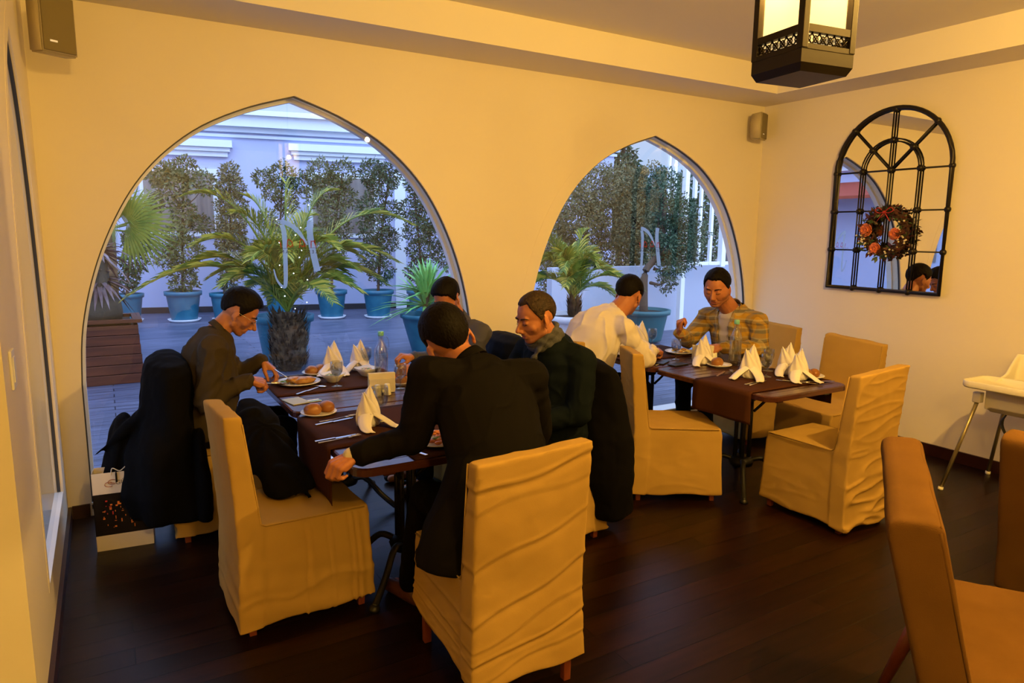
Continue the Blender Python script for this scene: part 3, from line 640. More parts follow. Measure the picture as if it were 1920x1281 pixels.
# ================================================================= tables
def rrect(x0, x1, y0, y1, r, n=5):
    out = []
    for cx, cy, a0 in ((x1-r, y1-r, 0), (x0+r, y1-r, PI/2), (x0+r, y0+r, PI), (x1-r, y0+r, 1.5*PI)):
        for k in range(n+1): a = a0 + PI/2*k/n; out.append((cx+r*math.cos(a), cy+r*math.sin(a)))
    return out
TZ = .762
def table(x0, x1, y0, y1, label):
    cx, cy = (x0+x1)/2, (y0+y1)/2; t = empty('dining_table', (cx, cy, 0), 0, label, 'table', 'slatted dining tables')
    a, b = (x1-x0)/2-.003, (y1-y0)/2-.003; bm = bmesh.new(); rw = .075
    O = rrect(-a, a, -b, b, .07); I = rrect(-a+rw, a-rw, -b+rw, b-rw, .004)
    lv = [(O, TZ-.034, 1.0), (O, TZ-.006, 1.0), (O, TZ, .985), (I, TZ, 1), (I, TZ-.034, 1)]
    rings = [[bm.verts.new((x*s, y*s, z)) for x, y in L] for L, z, s in lv]
    for k in range(5):
        A, B = rings[k], rings[(k+1) % 5]; n = len(A)
        for i in range(n): bm.faces.new((A[i], A[(i+1) % n], B[(i+1) % n], B[i]))
    yy = -b+rw+.006; w = (2*b-2*rw-.006)/11
    for k in range(11): box(bm, (0, yy+w*(k+.5)-.003, TZ-.014), (2*a-2*rw+.01, w-.008, .026), bev=.003)
    for x in (-a+.16, a-.16): box(bm, (x, 0, TZ-.045), (.05, 2*b-.1, .03))
    obj('tabletop', bm, M_slat, t, smooth=False)
    bm = bmesh.new(); box(bm, (0, 0, .712), (.5, .06, .012)); box(bm, (0, 0, .70), (.06, .6, .012))
    for k in range(4):
        q = PI/4 + k*PI/2; tube(bm, [(.045*math.cos(q), .045*math.sin(q), .16), (.045*math.cos(q), .045*math.sin(q), .70)], .014, 8)
    lathe(bm, [(0, .14), (.075, .14), (.085, .17), (.06, .20), (0, .20)], n=16); lathe(bm, [(0, .60), (.07, .60), (.08, .63), (.08, .66), (0, .66)], n=16)
    obj('pedestal', bm, M_black, t)
    for k in range(4):
        q = PI/4 + k*PI/2; c, s = math.cos(q), math.sin(q); bm = bmesh.new()
        tube(bm, catmull([(.05*c, .05*s, .17), (.14*c, .14*s, .19), (.24*c, .24*s, .10), (.33*c, .33*s, .035), (.37*c, .37*s, .018)], 4), .017, 8)
        obj('foot', bm, M_black, t); bm = bmesh.new()
        tube(bm, catmull([(.06*c, .06*s, .52), (.13*c, .13*s, .60), (.17*c, .17*s, .68), (.24*c, .24*s, .705)], 4), .010, 6); obj('bracket', bm, M_black, t); bm = bmesh.new()
        lathe(bm, [(0, 0), (.026, 0), (.026, .014), (.012, .03), (0, .03)], (.37*c, .37*s, 0), 12); obj('foot_pad', bm, M_black, t)
    return t
table(.80, 1.62, 2.54, 3.55, 'slatted dark red wooden table where the suited man leans his arm')
table(.80, 1.62, 3.552, 4.56, 'slatted dark red wooden table holding the chicken plate and salad bowls')
table(3.32, 4.10, 2.585, 3.60, 'slatted dark red wooden table with unused place settings and brown runner')
table(3.32, 4.10, 3.602, 4.56, 'slatted dark red wooden table between the white-shirted man and the plaid-shirted man')
def runner(x0, x1, y0, y1, label, hl=0, hr=0, seed=0):
    """cloth across the table, hanging hl / hr below its left and right edges"""
    L = hl + (x1-x0) + hr
    def f(u, v):
        s = u*L - hl; y = y0 + (y1-y0)*v
        if s < 0: x, z, y2 = x0-.008+.006*math.sin(v*9+seed)*min(1, -s*8), TZ+.0045+max(s, -10), y + .01*s
        elif s > x1-x0: x, z, y2 = x1+.008-.004*math.sin(v*9), TZ+.0045-(s-(x1-x0)), y
        else: x, z, y2 = x0+s, TZ+.0045, y
        return (x, y2, z)
    bm = bmesh.new(); grid(bm, f, 60, 10, .003)
    return tag(obj('table_runner', bm, M_runner), label, 'table runner', 'brown table runners')
runner(.80, 1.62, 2.86, 3.45, 'brown cloth runner under the two-bun plate, falling down the table side onto the chair', .26, .2)
runner(.80, 1.62, 3.95, 4.50, 'brown cloth runner under the chicken plate and salad bowls', .0, .2, 1)
runner(3.32, 4.10, 2.72, 3.19, 'brown cloth runner hanging from the far table beside the sideways chair', .20, .16, 2)
runner(3.32, 4.10, 3.85, 4.35, 'brown cloth runner under the plaid-shirted man\'s plate', .0, .1, 3)
bm = bmesh.new(); grid(bm, lambda u, v: (1.06+.46*u, 2.548+.30*v, TZ+.004), 6, 4, .003); tag(obj('placemat', bm, M_runner), 'brown cloth placemat under the suited man\'s plate', 'placemat')

# ================================================================= tableware
Z0 = TZ + .0065; ZW = TZ + .001
def on_runner(x, y): return any(a <= y <= b for a, b in (((2.86, 3.45), (3.95, 4.50), (2.548, 2.848)) if x < 2.5 else ((2.72, 3.19), (3.85, 4.35))))
def zt(x, y): return Z0 if on_runner(x, y) else ZW
def plate_bm(r): 
    bm = bmesh.new(); lathe(bm, [(0, 0), (r*.62, 0), (r*.66, .004), (r*.98, .016), (r, .019), (r*.985, .0215), (r*.7, .0105), (r*.64, .007), (0, .007)], n=36); return bm
def plate(x, y, r, label, group='plates on the tables'):
    o = obj('plate', plate_bm(r), M_china, None); o.location = (x, y, zt(x, y)); return tag(o, label, 'plate', group)
def bun(x, y, z, r, label, rz=0):
    bm = bmesh.new(); vs = ellipsoid(bm, (0, 0, 0), (r*1.08, r*.95, r*.86), sub=4)
    for v in vs:
        if v.co.z < -r*.55: v.co.z = -r*.55
        v.co *= 1 + .05*noise.noise(v.co*40) ; v.co.z += r*.55
    o = obj('bread_bun', bm, M_bun); o.location = (x, y, z); o.rotation_euler = (0, 0, rz); return tag(o, label, 'bread bun', 'glazed bread buns')
def goblet(x, y, label, water=True, s=1.0):
    t = empty('water_goblet', (x, y, zt(x, y)), 0, label, 'glass', 'stemmed water glasses'); t.scale = (s, s, s)
    bm = bmesh.new()
    lathe(bm, [(0, 0), (.034, 0), (.035, .002), (.02, .004), (.006, .009), (.005, .02), (.005, .052), (.012, .062), (.028, .076), (.036, .095), (.038, .12), (.0355, .155), (.0342, .155), (.0365, .12), (.0345, .096), (.026, .079), (.010, .066), (0, .064)], n=28)
    obj('glass_bowl', bm, M_drink, t)
    if water:
        bm = bmesh.new(); lathe(bm, [(0, .0655), (.010, .0672), (.0255, .080), (.0335, .096), (.0352, .105), (0, .105)], n=24); obj('water', bm, M_water, t)
    return t
def knife(x, y, a, label, kind='knife', z=None):
    bm = bmesh.new(); L = .21
    if kind == 'knife':
        box(bm, (-.055, 0, .004), (.095, .015, .006), bev=.002); box(bm, (.045, 0, .003), (.11, .018, .0018)); box(bm, (.102, .003, .003), (.014, .010, .0018))
    elif kind == 'fork':
        tube(bm, [(-.10, 0, .004), (-.02, 0, .004), (.04, 0, .006)], [.006, .0035, .003], 6, flat=.5)
        box(bm, (.052, 0, .006), (.022, .022, .002))
        for k in (-1.5, -.5, .5, 1.5): box(bm, (.082, k*.0062, .008), (.042, .003, .002))
    else:
        tube(bm, [(-.10, 0, .004), (-.02, 0, .004), (.04, 0, .006)], [.006, .0035, .003], 6, flat=.5)
        ellipsoid(bm, (.065, 0, .006), (.030, .019, .004), sub=2)
    o = obj(kind, bm, M_steel, smooth=kind != 'knife'); o.location = (x, y, (z if z else zt(x, y))); o.rotation_euler = (0, 0, a)
    return tag(o, label, kind, kind+' at the place settings')
def napkin(x, y, rz, label, s=1.0, v=0):
    """linen napkin folded into an upright flame with two trailing wings"""
    bm = bmesh.new(); q = random.Random(v)
    def petal(a0, off, h, w, lean=.0, bend=.35, peak=.35):
        ca, sa = math.cos(a0), math.sin(a0)
        def f(u, vv):
            k = (u-.5)*2; t = vv; ww = w*(.80+.30*math.sin(PI*min(1, t*1.15)))*(1-t)**.62 + .0015
            r = off + lean*t + bend*w*(abs(k)**1.7)*(1-t*.5)*-1 + .004*math.sin(k*7+v+t*4)
            kk = k*ww + peak*.03*t*t
            return (ca*r - sa*kk, sa*r + ca*kk, h*t*(1-.06*k*k) + .003)
        grid(bm, f, 12, 14, .0026)
    petal(-1.2, .006, .172, .060, -.012, .30); petal(-1.2, .024, .150, .054, .004, .45, -.8); petal(1.9, .018, .135, .048, .012, .4, .6)
    petal(-1.2, .034, .055, .050, .0, .55, 0)
    lathe(bm, [(0, 0), (.034, 0), (.038, .02), (.030, .05), (.016, .06), (0, .06)], n=14)
    def wing(a0, L, bend):
        def f(u, vv):
            t = vv; k = (u-.5)*2; a = a0 + bend*t; r = .02 + L*t; w = .026*(1-t*.6)+.008
            return (math.cos(a)*r - math.sin(a)*k*w, math.sin(a)*r + math.cos(a)*k*w, max(.004, .055*(1-t)**1.3 + .006*math.cos(k*3)) + .004)
        grid(bm, f, 6, 10, .0028)
    wing(-2.3+.2*v, .12, .5); wing(-.3+.2*v, .12, -.5)
    me = fuse(bm, .0042, 1) if False else bm
    o = obj('folded_napkin', me, M_napkin); o.location = (x, y, zt(x, y)); o.rotation_euler = (0, 0, rz); o.scale = (s, s, s)
    return tag(o, label, 'napkin', 'folded white napkins')
M_bottle = pane_mat('bottle_glass', (.95, .96, .96), .13); M_bwater = pane_mat('bottled_water', (.93, .94, .95), .10)
def bottle(x, y, label, h=.30):
    t = empty('water_bottle', (x, y, zt(x, y)), 0, label, 'bottle', 'glass water bottles'); k = h/.30
    bm = bmesh.new()
    pr = [(0, 0), (.041, 0), (.044, .006), (.044, .165), (.040, .195), (.025, .228), (.0165, .245), (.0160, .272), (.0175, .275), (.0175, .28), (.0145, .28), (.0140, .246), (.022, .229), (.037, .195), (.0412, .165), (.0412, .008), (0, .006)]
    lathe(bm, [(a, b*k) for a, b in pr], n=30); tube(bm, catmull([(.02, 0, .262*k), (.040, 0, .262*k), (.051, 0, .235*k), (.052, 0, .195*k), (.043, 0, .175*k)], 4), .0035, 8)
    obj('glass_body', bm, M_bottle, t)
    bm = bmesh.new(); lathe(bm, [(0, .0072), (.0405, .0085), (.0405, .155*k), (0, .155*k)], n=28); obj('water', bm, M_bwater, t)
    bm = bmesh.new(); lathe(bm, [(0, .272*k), (.0185, .272*k), (.0195, .276*k), (.0195, .298*k), (.0175, .30*k), (0, .30*k)], n=20); obj('cap', bm, mat('pale_green_cap', (.16, .46, .40), .4), t)
    return t
def holder(x, y, rz, label):
    t = empty('napkin_holder', (x, y, zt(x, y)), rz, label, 'napkin holder', 'white napkin holders'); M_h = mat('cream_holder_ceramic', (.66, .60, .44), .3)
    bm = bmesh.new(); box(bm, (0, 0, .004), (.15, .05, .008), bev=.003)
    for s in (-1, 1): box(bm, (0, s*.022, .045), (.15, .005, .08), bev=.002)
    obj('holder', bm, M_h, t, False)
    bm = bmesh.new()
    for k in range(9): box(bm, (.002*math.sin(k*2), -.016+k*.004, .062+.002*math.cos(k*3)), (.155, .003, .105))
    obj('paper_napkins', bm, mat('cream_paper_napkins', (.72, .64, .44), .85), t, False)
def shaker(x, y, label):
    bm = bmesh.new(); lathe(bm, [(0, 0), (.022, 0), (.0225, .003), (.0165, .062), (.014, .066), (0, .068)], n=20)
    o = obj('shaker', bm, mat('white_shaker_ceramic', (.82, .80, .66), .25)); o.location = (x, y, zt(x, y)); tag(o, label, 'shaker', 'salt and pepper shakers')
def food(x, y, parts, label, name, cat='food'):
    """parts: (kind, dx, dy, size); heaped on a plate whose centre is x, y"""
    t = empty(name, (x, y, zt(x, y)+.008), 0, label, cat); q = random.Random(int(x*100))
    for nm, m, lst in parts:
        bm = bmesh.new()
        for dx, dy, dz, rx, ry, rz_ in lst: ico_jit(bm, (dx, dy, dz), (rx, ry, rz_), 3, .25, 45)
        obj(nm, bm, m, t)
    return t
M_chk = mat('golden_fried_chicken', (.30, .115, .012), .4, var=(35, (.52, .27, .05)))
M_grn = mat('salad_green', (.06, .16, .025), .5, var=(50, (.22, .30, .06)))
M_red = mat('tomato_red', (.48, .06, .03), .35, var=(40, (.55, .16, .05)))
M_ora = mat('orange_pasta', (.62, .22, .05), .45, var=(60, (.45, .10, .03)))
M_sal = mat('creamy_salad', (.70, .58, .36), .5, var=(60, (.45, .36, .12)))
def scat(n, r, s, z, seed): 
    q = random.Random(seed); out = []
    for i in range(n):
        a, d = q.uniform(0, 2*PI), r*math.sqrt(q.random()); k = s*q.uniform(.6, 1.2); out.append((d*math.cos(a), d*math.sin(a), z+q.uniform(0, .012)*(1-d/r*.5), k, k*q.uniform(.5, 1), k*.5))
    return out
# --- near table
plate(.985, 4.22, .135, 'large white plate in front of the man with glasses')
food(.985, 4.22, [('fried_fillet', M_chk, [(.03, -.02, .018, .068, .042, .024), (-.02, .0, .022, .05, .038, .022), (.065, .0, .015, .035, .035, .019)]), ('side_salad', M_grn, scat(16, .045, .012, .005, 3))], 'golden fried chicken fillet with greens on the large plate', 'chicken_fillet')
bpy.data.objects['side_salad'].location = (-.07, .02, 0)
plate(1.155, 4.46, .088, 'small bread plate behind the salad bowls'); bun(1.125, 4.45, Z0+.008, .040, 'bun on the small bread plate behind the salad bowls, nearer the man with glasses'); bun(1.19, 4.475, Z0+.008, .040, 'bun on the small bread plate behind the salad bowls, nearer the tall napkin', 1)
plate(.905, 3.46, .092, 'small plate with two round buns beside the black coat'); bun(.875, 3.462, ZW+.007, .042, 'round glazed bun on the near two-bun plate, closest to the black coat'); bun(.955, 3.49, ZW+.007, .040, 'round glazed bun on the near two-bun plate, closest to the goblet', 2)
def bowl(x, y, label, m, seed):
    t = empty('salad_bowl', (x, y, zt(x, y)), .4, label, 'bowl', 'square salad bowls'); bm = bmesh.new()
    def sq(r, k=.35): return [((abs(math.cos(a))**.6)*math.copysign(1, math.cos(a))*r, (abs(math.sin(a))**.6)*math.copysign(1, math.sin(a))*r) for a in [2*PI*i/32 for i in range(32)]]
    rings = [[bm.verts.new((px, py, z + (.006*(abs(px*py)/(r*r+1e-6)) if z > .04 else 0))) for px, py in sq(r)] for r, z in ((.030, 0), (.034, .004), (.052, .03), (.072, .052), (.069, .053), (.049, .033), (.03, .010))]
    for A, B in zip(rings, rings[1:]):
        for i in range(32): bm.faces.new((A[i], A[(i+1) % 32], B[(i+1) % 32], B[i]))
    bm.faces.new(rings[0][::-1]); bm.faces.new(rings[-1]); obj('bowl', bm, M_china, t)
    f = empty('mixed_salad', (x, y, zt(x, y)+.030), 0, label.replace('square white bowl', 'chopped salad in the square bowl'), 'salad')
    for nm, mm, sd in (('leaves', M_grn, 1), ('dressing', M_sal, 2), ('tomato', m, 3)):
        bm = bmesh.new()
        for a in scat(14, .042, .011, .004, seed+sd): ico_jit(bm, a[:3], a[3:], 2, .25, 60)
        obj(nm, bm, mm, f)
bowl(1.19, 4.19, 'square white bowl behind the stemmed glass', M_sal, 10); bowl(1.44, 4.27, 'square white bowl beside the water bottle', M_red, 20)
goblet(1.175, 4.05, 'stemmed glass in front of the first salad bowl'); goblet(1.14, 3.19, 'large stemmed glass beside the near folded napkin', False, 1.12)
goblet(1.50, 4.45, 'stemmed glass behind the bottle, by the farther napkin'); goblet(1.50, 3.83, 'stemmed glass half hidden by the suited man\'s sleeve', False)
napkin(1.27, 4.455, -.55, 'tall folded napkin standing behind the two salad bowls', 1.25, 0); napkin(1.455, 4.475, -.85, 'folded napkin beside the water bottle with a split tip', 1.2, 1)
napkin(1.06, 3.13, -.45, 'crumpled folded napkin in front of the suited man\'s sleeve', 1.15, 2)
bottle(1.50, 4.16, 'glass water bottle with green cap between the men at the near table', .305)
holder(1.37, 3.80, -.18, 'cream napkin holder on the near table'); shaker(1.315, 3.715, 'white shaker on the near table, closest to the napkin'); shaker(1.375, 3.72, 'white shaker on the near table, closest to the glass')
knife(.985, 4.00, .7, 'knife with patterned handle below the chicken plate'); knife(1.05, 4.12, -.9, 'spoon lying between chicken plate and salad bowl', 'spoon')
knife(.93, 3.27, .25, 'table knife beside the two-bun plate'); knife(.96, 3.31, .2, 'fork touching the crumpled napkin', 'fork')
knife(.86, 2.99, .12, 'knife of the wrapped pair by the leaning hand'); knife(.865, 2.965, .12, 'fork of the pair by the leaning hand', 'fork')
knife(1.085, 2.66, 1.9, 'knife on the brown placemat')
plate(1.24, 2.72, .125, 'large white plate on the placemat, mostly behind the suit sleeve')
food(1.24, 2.72, [('pasta', M_ora, scat(46, .085, .015, .012, 5)), ('herbs', M_grn, scat(9, .07, .012, .016, 6))], 'orange pasta with green herbs on the placemat plate', 'pasta')
plate(1.53, 4.07, .125, 'large plate before the man hidden behind the suit'); food(1.53, 4.07, [('stew', M_red, scat(26, .08, .02, .014, 8)), ('greens', M_grn, scat(12, .08, .013, .01, 9))], 'red meat dish on the plate by the fists', 'meat_dish')
plate(1.54, 3.93, .06, 'little saucer next to the napkin holder'); bun(1.545, 3.93, ZW+.008, .036, 'bun on the saucer next to the napkin holder')
bm = bmesh.new(); box(bm, (0, 0, .003), (.10, .15, .005), bev=.001); o = obj('notepad', bm, mat('grey_green_card', (.42, .42, .30), .5), smooth=False); o.location = (.87, 3.80, ZW); o.rotation_euler = (0, 0, .2); tag(o, 'grey-green booklet lying on the table edge', 'booklet')
bm = bmesh.new(); box(bm, (0, 0, .002), (.085, .05, .002)); o = obj('business_card', bm, mat('white_card', (.75, .75, .70), .5), smooth=False); box_ = bmesh.new(); box(box_, (0, -.012, .0034), (.085, .022, .0008)); o2 = obj('blue_band', box_, mat('teal_print', (.10, .30, .34), .5), o, False); o.location = (.955, 3.77, ZW); o.rotation_euler = (0, 0, .15); tag(o, 'small white card with a teal band beside the booklet', 'card')
# --- far table
plate(3.80, 3.42, .09, 'small plate with a bun in front of the far bottle'); bun(3.79, 3.43, ZW+.008, .043, 'bun partly behind the folded napkin wing on the far table')
plate(4.02, 2.84, .10, 'small plate at the wall corner of the far table'); bun(3.995, 2.845, Z0+.008, .041, 'bun on the corner plate, nearer the napkins'); bun(4.055, 2.825, Z0+.008, .038, 'bun on the corner plate, nearer the chair', 1)
plate(4.03, 3.30, .085, 'small plate behind the far bottle'); bun(4.0, 3.31, ZW+.008, .040, 'bun showing behind the far water bottle')
goblet(3.79, 3.00, 'stemmed glass with water between two folded napkins on the far table'); goblet(3.97, 3.13, 'stemmed glass standing just behind another on the far table', False)
goblet(3.72, 3.78, 'stemmed glass beside the black phones'); goblet(3.95, 4.30, 'stemmed glass next to the teal plant pot in view')
napkin(3.78, 3.56, -1.0, 'folded napkin beside the far napkin holder', 1.25, 1); napkin(3.665, 3.03, -1.3, 'folded napkin at the edge over the hanging runner', 1.3, 0)
napkin(3.90, 2.83, -1.1, 'folded napkin with crossed wings near the table corner', 1.2, 2); napkin(4.0, 3.0, -1.5, 'folded napkin with a curled tip behind the crossed one', 1.25, 3)
napkin(3.83, 4.32, -1.2, 'folded napkin with dark pen beyond the white-shirted man', 1.3, 1)
bottle(3.96, 3.42, 'glass water bottle with green cap at the far table', .335)
holder(3.88, 3.66, -.72, 'cream napkin holder on the far table'); shaker(3.945, 3.60, 'white shaker on the far table, closest to the bottle'); shaker(3.905, 3.575, 'white shaker on the far table, closest to the napkin')
plate(3.93, 3.95, .12, 'large plate before the man in plaid'); food(3.93, 3.95, [('rice', M_sal, scat(26, .07, .016, .012, 15)), ('meat', M_chk, scat(8, .06, .022, .016, 16))], 'rice and meat on the plaid-shirted man\'s plate', 'rice_dish')
plate(3.50, 4.05, .12, 'large plate before the man in the white shirt'); food(3.50, 4.05, [('rice', M_sal, scat(20, .07, .016, .012, 25)), ('greens', M_grn, scat(9, .06, .015, .014, 26))], 'rice and greens on the white-shirted man\'s plate', 'rice_dish')
knife(3.60, 3.22, .5, 'knife pointing at the bun plate on the far table'); knife(3.70, 3.20, .9, 'fork with tines toward the bun plate', 'fork')
knife(3.545, 2.90, .2, 'knife of the pair on the hanging runner'); knife(3.555, 2.875, .2, 'fork of the pair on the hanging runner', 'fork')
knife(3.80, 2.80, -1.0, 'fork below the far stemmed glasses', 'fork'); knife(3.83, 2.77, -1.0, 'knife pointing to the rounded table corner'); knife(3.97, 2.72, -.35, 'knife beside the crossed-wing napkin')
knife(3.50, 3.70, .4, 'fork by the table edge under the white sleeve', 'fork')
for x, y, a, l in ((3.52, 3.72, .5, 'slim black phone nearer the white sleeve'), (3.57, 3.60, .1, 'black phone or wallet at the table joint')):
    bm = bmesh.new(); box(bm, (0, 0, .006), (.15, .075, .010), bev=.003); o = obj('phone', bm, M_black, smooth=False); o.location = (x, y, ZW); o.rotation_euler = (0, 0, a); tag(o, l, 'phone', 'black phones')

# ================================================================= lantern
M_lan = mat('dark_bronze_metal', (.022, .014, .008), .45, metal=.6)
def frosted():
    m = bpy.data.materials.new('frosted_lantern_glass'); m.use_nodes = True; t = m.node_tree; t.nodes.clear()
    o = t.nodes.new('ShaderNodeOutputMaterial'); a = t.nodes.new('ShaderNodeMixShader'); a.inputs[0].default_value = .42; b = t.nodes.new('ShaderNodeAddShader')
    tr = t.nodes.new('ShaderNodeBsdfTransparent'); tl = t.nodes.new('ShaderNodeBsdfTranslucent'); em = t.nodes.new('ShaderNodeEmission')
    tl.inputs[0].default_value = (.42, .38, .28, 1); em.inputs[0].default_value = (1, .72, .33, 1); em.inputs[1].default_value = .9
    t.links.new(tl.outputs[0], b.inputs[0]); t.links.new(em.outputs[0], b.inputs[1])
    t.links.new(tr.outputs[0], a.inputs[1]); t.links.new(b.outputs[0], a.inputs[2]); t.links.new(a.outputs[0], o.inputs[0]); return m
M_lglass = frosted()
def lantern(loc, rz, label):
    t = empty('pendant_lantern', loc, rz, label, 'lantern', None); h, w = .44, .090
    bm = bmesh.new()
    for sx in (-1, 1):
        for sy in (-1, 1): box(bm, (sx*w, sy*w, h/2+.06), (.022, .022, h), bev=.002)
    for z in (.115, h+.06): 
        for s in (-1, 1): box(bm, (0, s*w, z), (2*w, .02, .02)); box(bm, (s*w, 0, z), (.02, 2*w, .02))
    for z in (.066,):
        for s in (-1, 1): box(bm, (0, s*w, z), (2*w, .02, .014)); box(bm, (s*w, 0, z), (.02, 2*w, .014))
    obj('frame', bm, M_lan, t, False)
    bm = bmesh.new(); lathe(bm, [(0, 0), (.124, 0), (.14, .022), (.14, .06), (0, .06)], n=4, M=Matrix.Rotation(PI/4, 4, 'Z')); obj('base', bm, M_lan, t, False)
    for k in range(4):
        M = Matrix.Rotation(k*PI/2, 4, 'Z'); bm = bmesh.new()      # pierced gallery
        for i in range(6):
            x = -w + .02 + i*(2*w-.04)/5
            for a in (-1, 1): tube(bm, [(x-.016, w, .073), (x+.016, w, .105)] if a > 0 else [(x+.016, w, .073), (x-.016, w, .105)], .0028, 4)
            tube(bm, [(x+.009*math.cos(q*PI/4), w, .089+.009*math.sin(q*PI/4)) for q in range(8)], .0022, 4, closed=True)
        for v in bm.verts: v.co = M @ v.co
        obj('pierced_gallery', bm, M_lan, t)
        bm = bmesh.new(); box(bm, (0, w-.008, h/2+.07), (2*w-.03, .004, h-.06))
        for v in bm.verts: v.co = M @ v.co
        obj('glass_pane', bm, M_lglass, t, False)
    bm = bmesh.new(); lathe(bm, [(.14, h+.06), (.14, h+.075), (.10, h+.16), (.03, h+.20), (0, h+.20)], n=4, M=Matrix.Rotation(PI/4, 4, 'Z')); obj('roof', bm, M_lan, t, False)
    bm = bmesh.new(); tube(bm, [(0, 0, h+.19), (0, 0, 3.15-loc[2])], .007, 8); lathe(bm, [(.05, 3.13-loc[2]), (.05, 3.148-loc[2]), (0, 3.148-loc[2])], n=16); obj('hanging_rod', bm, M_lan, t)
    M_b = mat('lamp_bulb', (1, .9, .7), .3, emit=((1, .78, .42), 14))
    for k in range(3):
        a = k*2.1+.4; bm = bmesh.new(); ellipsoid(bm, (w*1.18*math.cos(a)*.62, w*1.18*math.sin(a)*.62, .36-.04*k), (.02, .02, .028)); obj('bulb', bm, M_b, t)
    light('lantern_light', 'POINT', (loc[0], loc[1], loc[2]+.34), 32, .02)
    return t
lantern((1.828, 1.40, 2.165), R_(-8), 'square dark bronze hanging lantern with frosted glass and pierced base')

# ================================================================= speakers, switch
M_spk = mat('beige_speaker_case', (.52, .44, .27), .5); M_grl = mat('olive_speaker_grille', (.20, .16, .07), .7, bump=(600, .4, .002))
def speaker(loc, rz, s, label):
    t = empty('wall_speaker', loc, rz, label, 'speaker', 'wall speakers'); t.scale = (s, s, s)
    bm = bmesh.new(); prism(bm, [(-.07, -.13), (.05, -.145), (.05, .145), (-.07, .13)], -.085, .085); bmesh.ops.bevel(bm, geom=bm.edges[:], offset=.008, segments=2, affect='EDGES'); obj('cabinet', bm, M_spk, t)
    bm = bmesh.new(); box(bm, (0, .054, .0), (.15, .010, .262), bev=.004); obj('grille', bm, M_grl, t)
    bm = bmesh.new(); box(bm, (.03, .0605, -.085), (.034, .002, .009)); obj('badge', bm, mat('glowing_badge', (.85, .85, .8), .3, emit=((1, .9, .7), .2)), t, False)  # badge is no lamp; a faint glow in its material brightens it
    bm = bmesh.new(); box(bm, (0, -.085, 0), (.03, .035, .12)); obj('bracket', bm, M_spk, t, False)
speaker((-.135, 4.28, 2.70), R_(180+28), 1.0, 'olive grille wall speaker high in the corner above the side window')
speaker((5.35, 4.50, 2.715), R_(180+20), .85, 'beige wall speaker in the corner near the arched mirror')
bm = bmesh.new(); box(bm, (WX0+.004, 2.69, 1.25), (.008, .085, .125), bev=.003); box(bm, (WX0+.009, 2.69, 1.25), (.004, .05, .08)); tag(obj('light_switch', bm, M_trim, smooth=False), 'white light switch on the side wall edge', 'switch')

# ================================================================= arched mirror with wreath
M_mf = mat('black_mirror_frame', (.015, .011, .009), .4, metal=.3)
MX = WX1-.03; MY, MW, MZ0, MZS = 3.312, .475, 1.275, 2.245
t = empty('arched_mirror', (WX1, MY, MZ0), 0, 'arched window-pane mirror in black metal frame hanging on the side wall', 'mirror')
def mp(a, z, d=0): return (-.03-d, a, z-MZ0)
out = [(-MW, MZ0), (-MW, MZS)] + [(-MW*math.cos(PI*k/28), MZS+MW*1.02*math.sin(PI*k/28)) for k in range(1, 28)] + [(MW, MZS), (MW, MZ0)]
bm = bmesh.new(); tube(bm, [mp(*q) for q in out], .019, 8, closed=True); obj('frame', bm, M_mf, t)
bm = bmesh.new(); vs = [bm.verts.new((-.014, a, z-MZ0)) for a, z in out]; bm.faces.new(vs); r = bmesh.ops.extrude_face_region(bm, geom=bm.faces[:])
for g in r['geom']:
    if isinstance(g, bmesh.types.BMVert): g.co.x = -.004
obj('mirror_glass', bm, mat('silvered_mirror', (.86, .86, .84), .01, metal=1), t, False)
def mun(name, paths, r=.0065):
    bm = bmesh.new()
    for p in paths: tube(bm, [mp(a, z, .0) for a, z in p], r, 6)
    obj(name, bm, M_mf, t)
zr = [MZS-(MZS-MZ0)/3*k for k in range(3)]; q4 = MW/2
for a in (-q4, 0, q4):
    tops = {-q4: MZS, 0: MZS+MW, q4: MZS}[a]; mun('upright_bars', [[(a-.011, MZ0), (a-.011, tops)], [(a+.011, MZ0), (a+.011, tops)]])
for z in zr: mun('cross_bar', [[(-MW, z), (MW, z)]])
for s in (-1, 1):
    mun('radial_bar', [[(0, MZS), (s*MW*.707, MZS+MW*.72)]], .008)
mun('inner_arch', [[((q4+e)*math.cos(PI*k/20), MZS+(q4+e)*math.sin(PI*k/20)) for k in range(21)] for e in (-.010, .010)])
kn = [(a, z) for z in zr for a in (-MW, -q4, 0, q4, MW)] + [(0, MZS+q4), (0, MZS+MW), (q4*.707, MZS+q4*.707), (-q4*.707, MZS+q4*.707), (MW*.707, MZS+MW*.72), (-MW*.707, MZS+MW*.72), (0, MZ0), (q4, MZ0), (-q4, MZ0)]
for a, z in kn:
    bm = bmesh.new(); ellipsoid(bm, mp(a, z, .0), (.022, .026, .026), sub=2); obj('knob', bm, M_mf, t)
t = empty('floral_wreath', (WX1-.055, 3.285, 1.745), 0, 'dark twig wreath with orange roses and red bow hung on the mirror', 'wreath')
bm = bmesh.new(); q = random.Random(4); R0 = .165
for k in range(7): tube(bm, [(-.01+.012*math.sin(k+j), (R0+.022*math.cos(j*.9+k))*math.cos(2*PI*j/40), (R0+.022*math.cos(j*.9+k))*math.sin(2*PI*j/40)) for j in range(40)], .011, 5, closed=True)
obj('twig_ring', bm, mat('dark_twigs', (.05, .022, .015), .8), t)
for nm, mm, n in (('dark_leaves', mat('burgundy_leaves', (.07, .018, .015), .5), 300), ('green_leaves', M_leafd, 170)):
    cl = [(-.012, R0*math.cos(a), R0*math.sin(a), .05) for a in [2*PI*k/22 for k in range(22)]]
    obj(nm, leaf_mesh(cl, n, .035, .6, .5, 1.3), mm, t, smooth=False)
M_rose = mat('orange_rose', (.70, .20, .08), .5)
